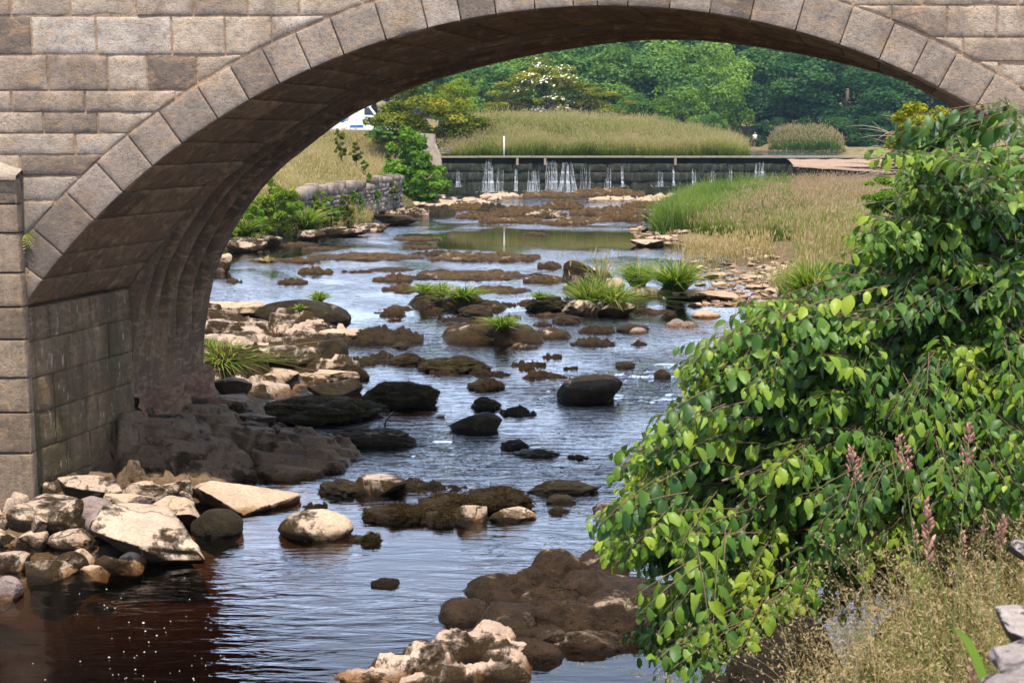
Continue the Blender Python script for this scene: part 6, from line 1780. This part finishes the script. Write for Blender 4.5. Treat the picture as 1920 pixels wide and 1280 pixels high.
# ---- white motorhome beyond the left bank
MD = 86.0
q = at_y(640, 258, MD); zg_ = gz(q[0] + 1.5, MD + .6) - .05
mh = empty('motorhome', (q[0], MD, zg_), R(4)); tag(mh, 'white motorhome with grey and blue graphics parked behind the hawthorn', 'motorhome')
M_wh = plain('white_bodywork', (.80, .81, .82), .25, Coat_Weight=.4); M_gr = plain('grey_graphic', (.33, .35, .40), .3); M_bl = plain('blue_graphic', (.03, .13, .50), .3); M_tyre = plain('tyre', (.02, .02, .022), .8); M_gl = plain('dark_glass', (.02, .025, .03), .08); M_rim = plain('rim', (.5, .5, .52), .35, Metallic=.8)
def prism(prof, y0, y1):
    n = len(prof); V = [(x_, y_, z_) for y_ in (y0, y1) for (x_, z_) in prof]
    bm = bmesh.new(); vs = [bm.verts.new(v) for v in V]
    bm.faces.new(vs[:n][::-1]); bm.faces.new(vs[n:])
    for i in range(n): bm.faces.new([vs[i], vs[(i + 1) % n], vs[n + (i + 1) % n], vs[n + i]])
    bmesh.ops.recalc_face_normals(bm, faces=bm.faces)
    bmesh.ops.bevel(bm, geom=[e for e in bm.edges], offset=.05, segments=2, affect='EDGES')
    me = bpy.data.meshes.new('body'); bm.to_mesh(me); bm.free(); return me
me = prism([(-2.6, .42), (2.0, .42), (3.35, .42), (3.5, .75), (3.2, 1.15), (2.45, 1.35), (1.9, 2.05), (2.1, 2.35), (1.9, 2.85), (-2.5, 2.85), (-2.7, 2.4)], 0, 2.2)
link('body', me, M_wh, mh)
def decal(name, prof, mat, y=-.004):
    b = MB(); n = len(prof); b.add(np.array([(x_, y, z_) for x_, z_ in prof] + [(x_, y + .003, z_) for x_, z_ in prof]), [[i, n + i, n + (i + 1) % n, (i + 1) % n] for i in range(n)], [[0, i, i + 1] for i in range(1, n - 1)])
    link(name, b.mesh(name, False), mat, mh)
decal('grey_swoosh', [(.15, 1.05), (.45, 1.05), (.62, 1.55), (1.25, 2.1), (1.9, 2.3), (1.9, 2.45), (1.1, 2.4), (.35, 1.95)], M_gr)
decal('blue_spot', [(.08 + .2 * math.cos(a), 1.15 + .2 * math.sin(a)) for a in np.linspace(0, 2 * np.pi, 12, endpoint=False)], M_bl, -.009)
decal('blue_stripe', [(.55, .62), (1.45, .62), (1.45, .8), (.62, .78)], M_bl)
decal('blue_stripe', [(1.2, 1.95), (1.85, 2.02), (1.85, 2.12), (1.2, 2.05)], M_bl, -.009)
decal('door_seam', [(.93, .45), (.955, .45), (1.13, 1.75), (1.10, 1.75)], M_gr, -.006)
decal('side_window', [(1.55, 1.45), (2.2, 1.45), (1.85, 1.95), (1.55, 1.95)], M_gl)
decal('vent_cap', [(-.3 + .07 * math.cos(a), 1.32 + .07 * math.sin(a)) for a in np.linspace(0, 2 * np.pi, 10, endpoint=False)], M_tyre)
for wx_ in (-1.35, 2.75):
    th = np.linspace(0, 2 * np.pi, 24, endpoint=False)
    b = MB(); b.tube(np.array([[wx_, -.02, .34], [wx_, .22, .34]]), .34, 24); w_ = link('wheel', b.mesh('wheel', False), M_tyre, mh)
    b = MB(); b.tube(np.array([[wx_, -.03, .34], [wx_, .0, .34]]), .2, 16); link('rim', b.mesh('rim', False), M_rim, w_)

# ================================================================ HAZE
hz = Mat('haze'); hz.t.nodes.remove(hz.b)
pv = hz.n('VolumePrincipled', {'Color': (.50, .74, 1.0, 1), 'Density': .00022, 'Anisotropy': .2})
hz.l(pv.outputs[0], hz.out.inputs['Volume'])
b = MB(); b.box((0, 140, 13.2), (640, 400, 32.0))
ho = link('haze', b.mesh('haze', False), hz.m); ho['kind'] = 'stuff'
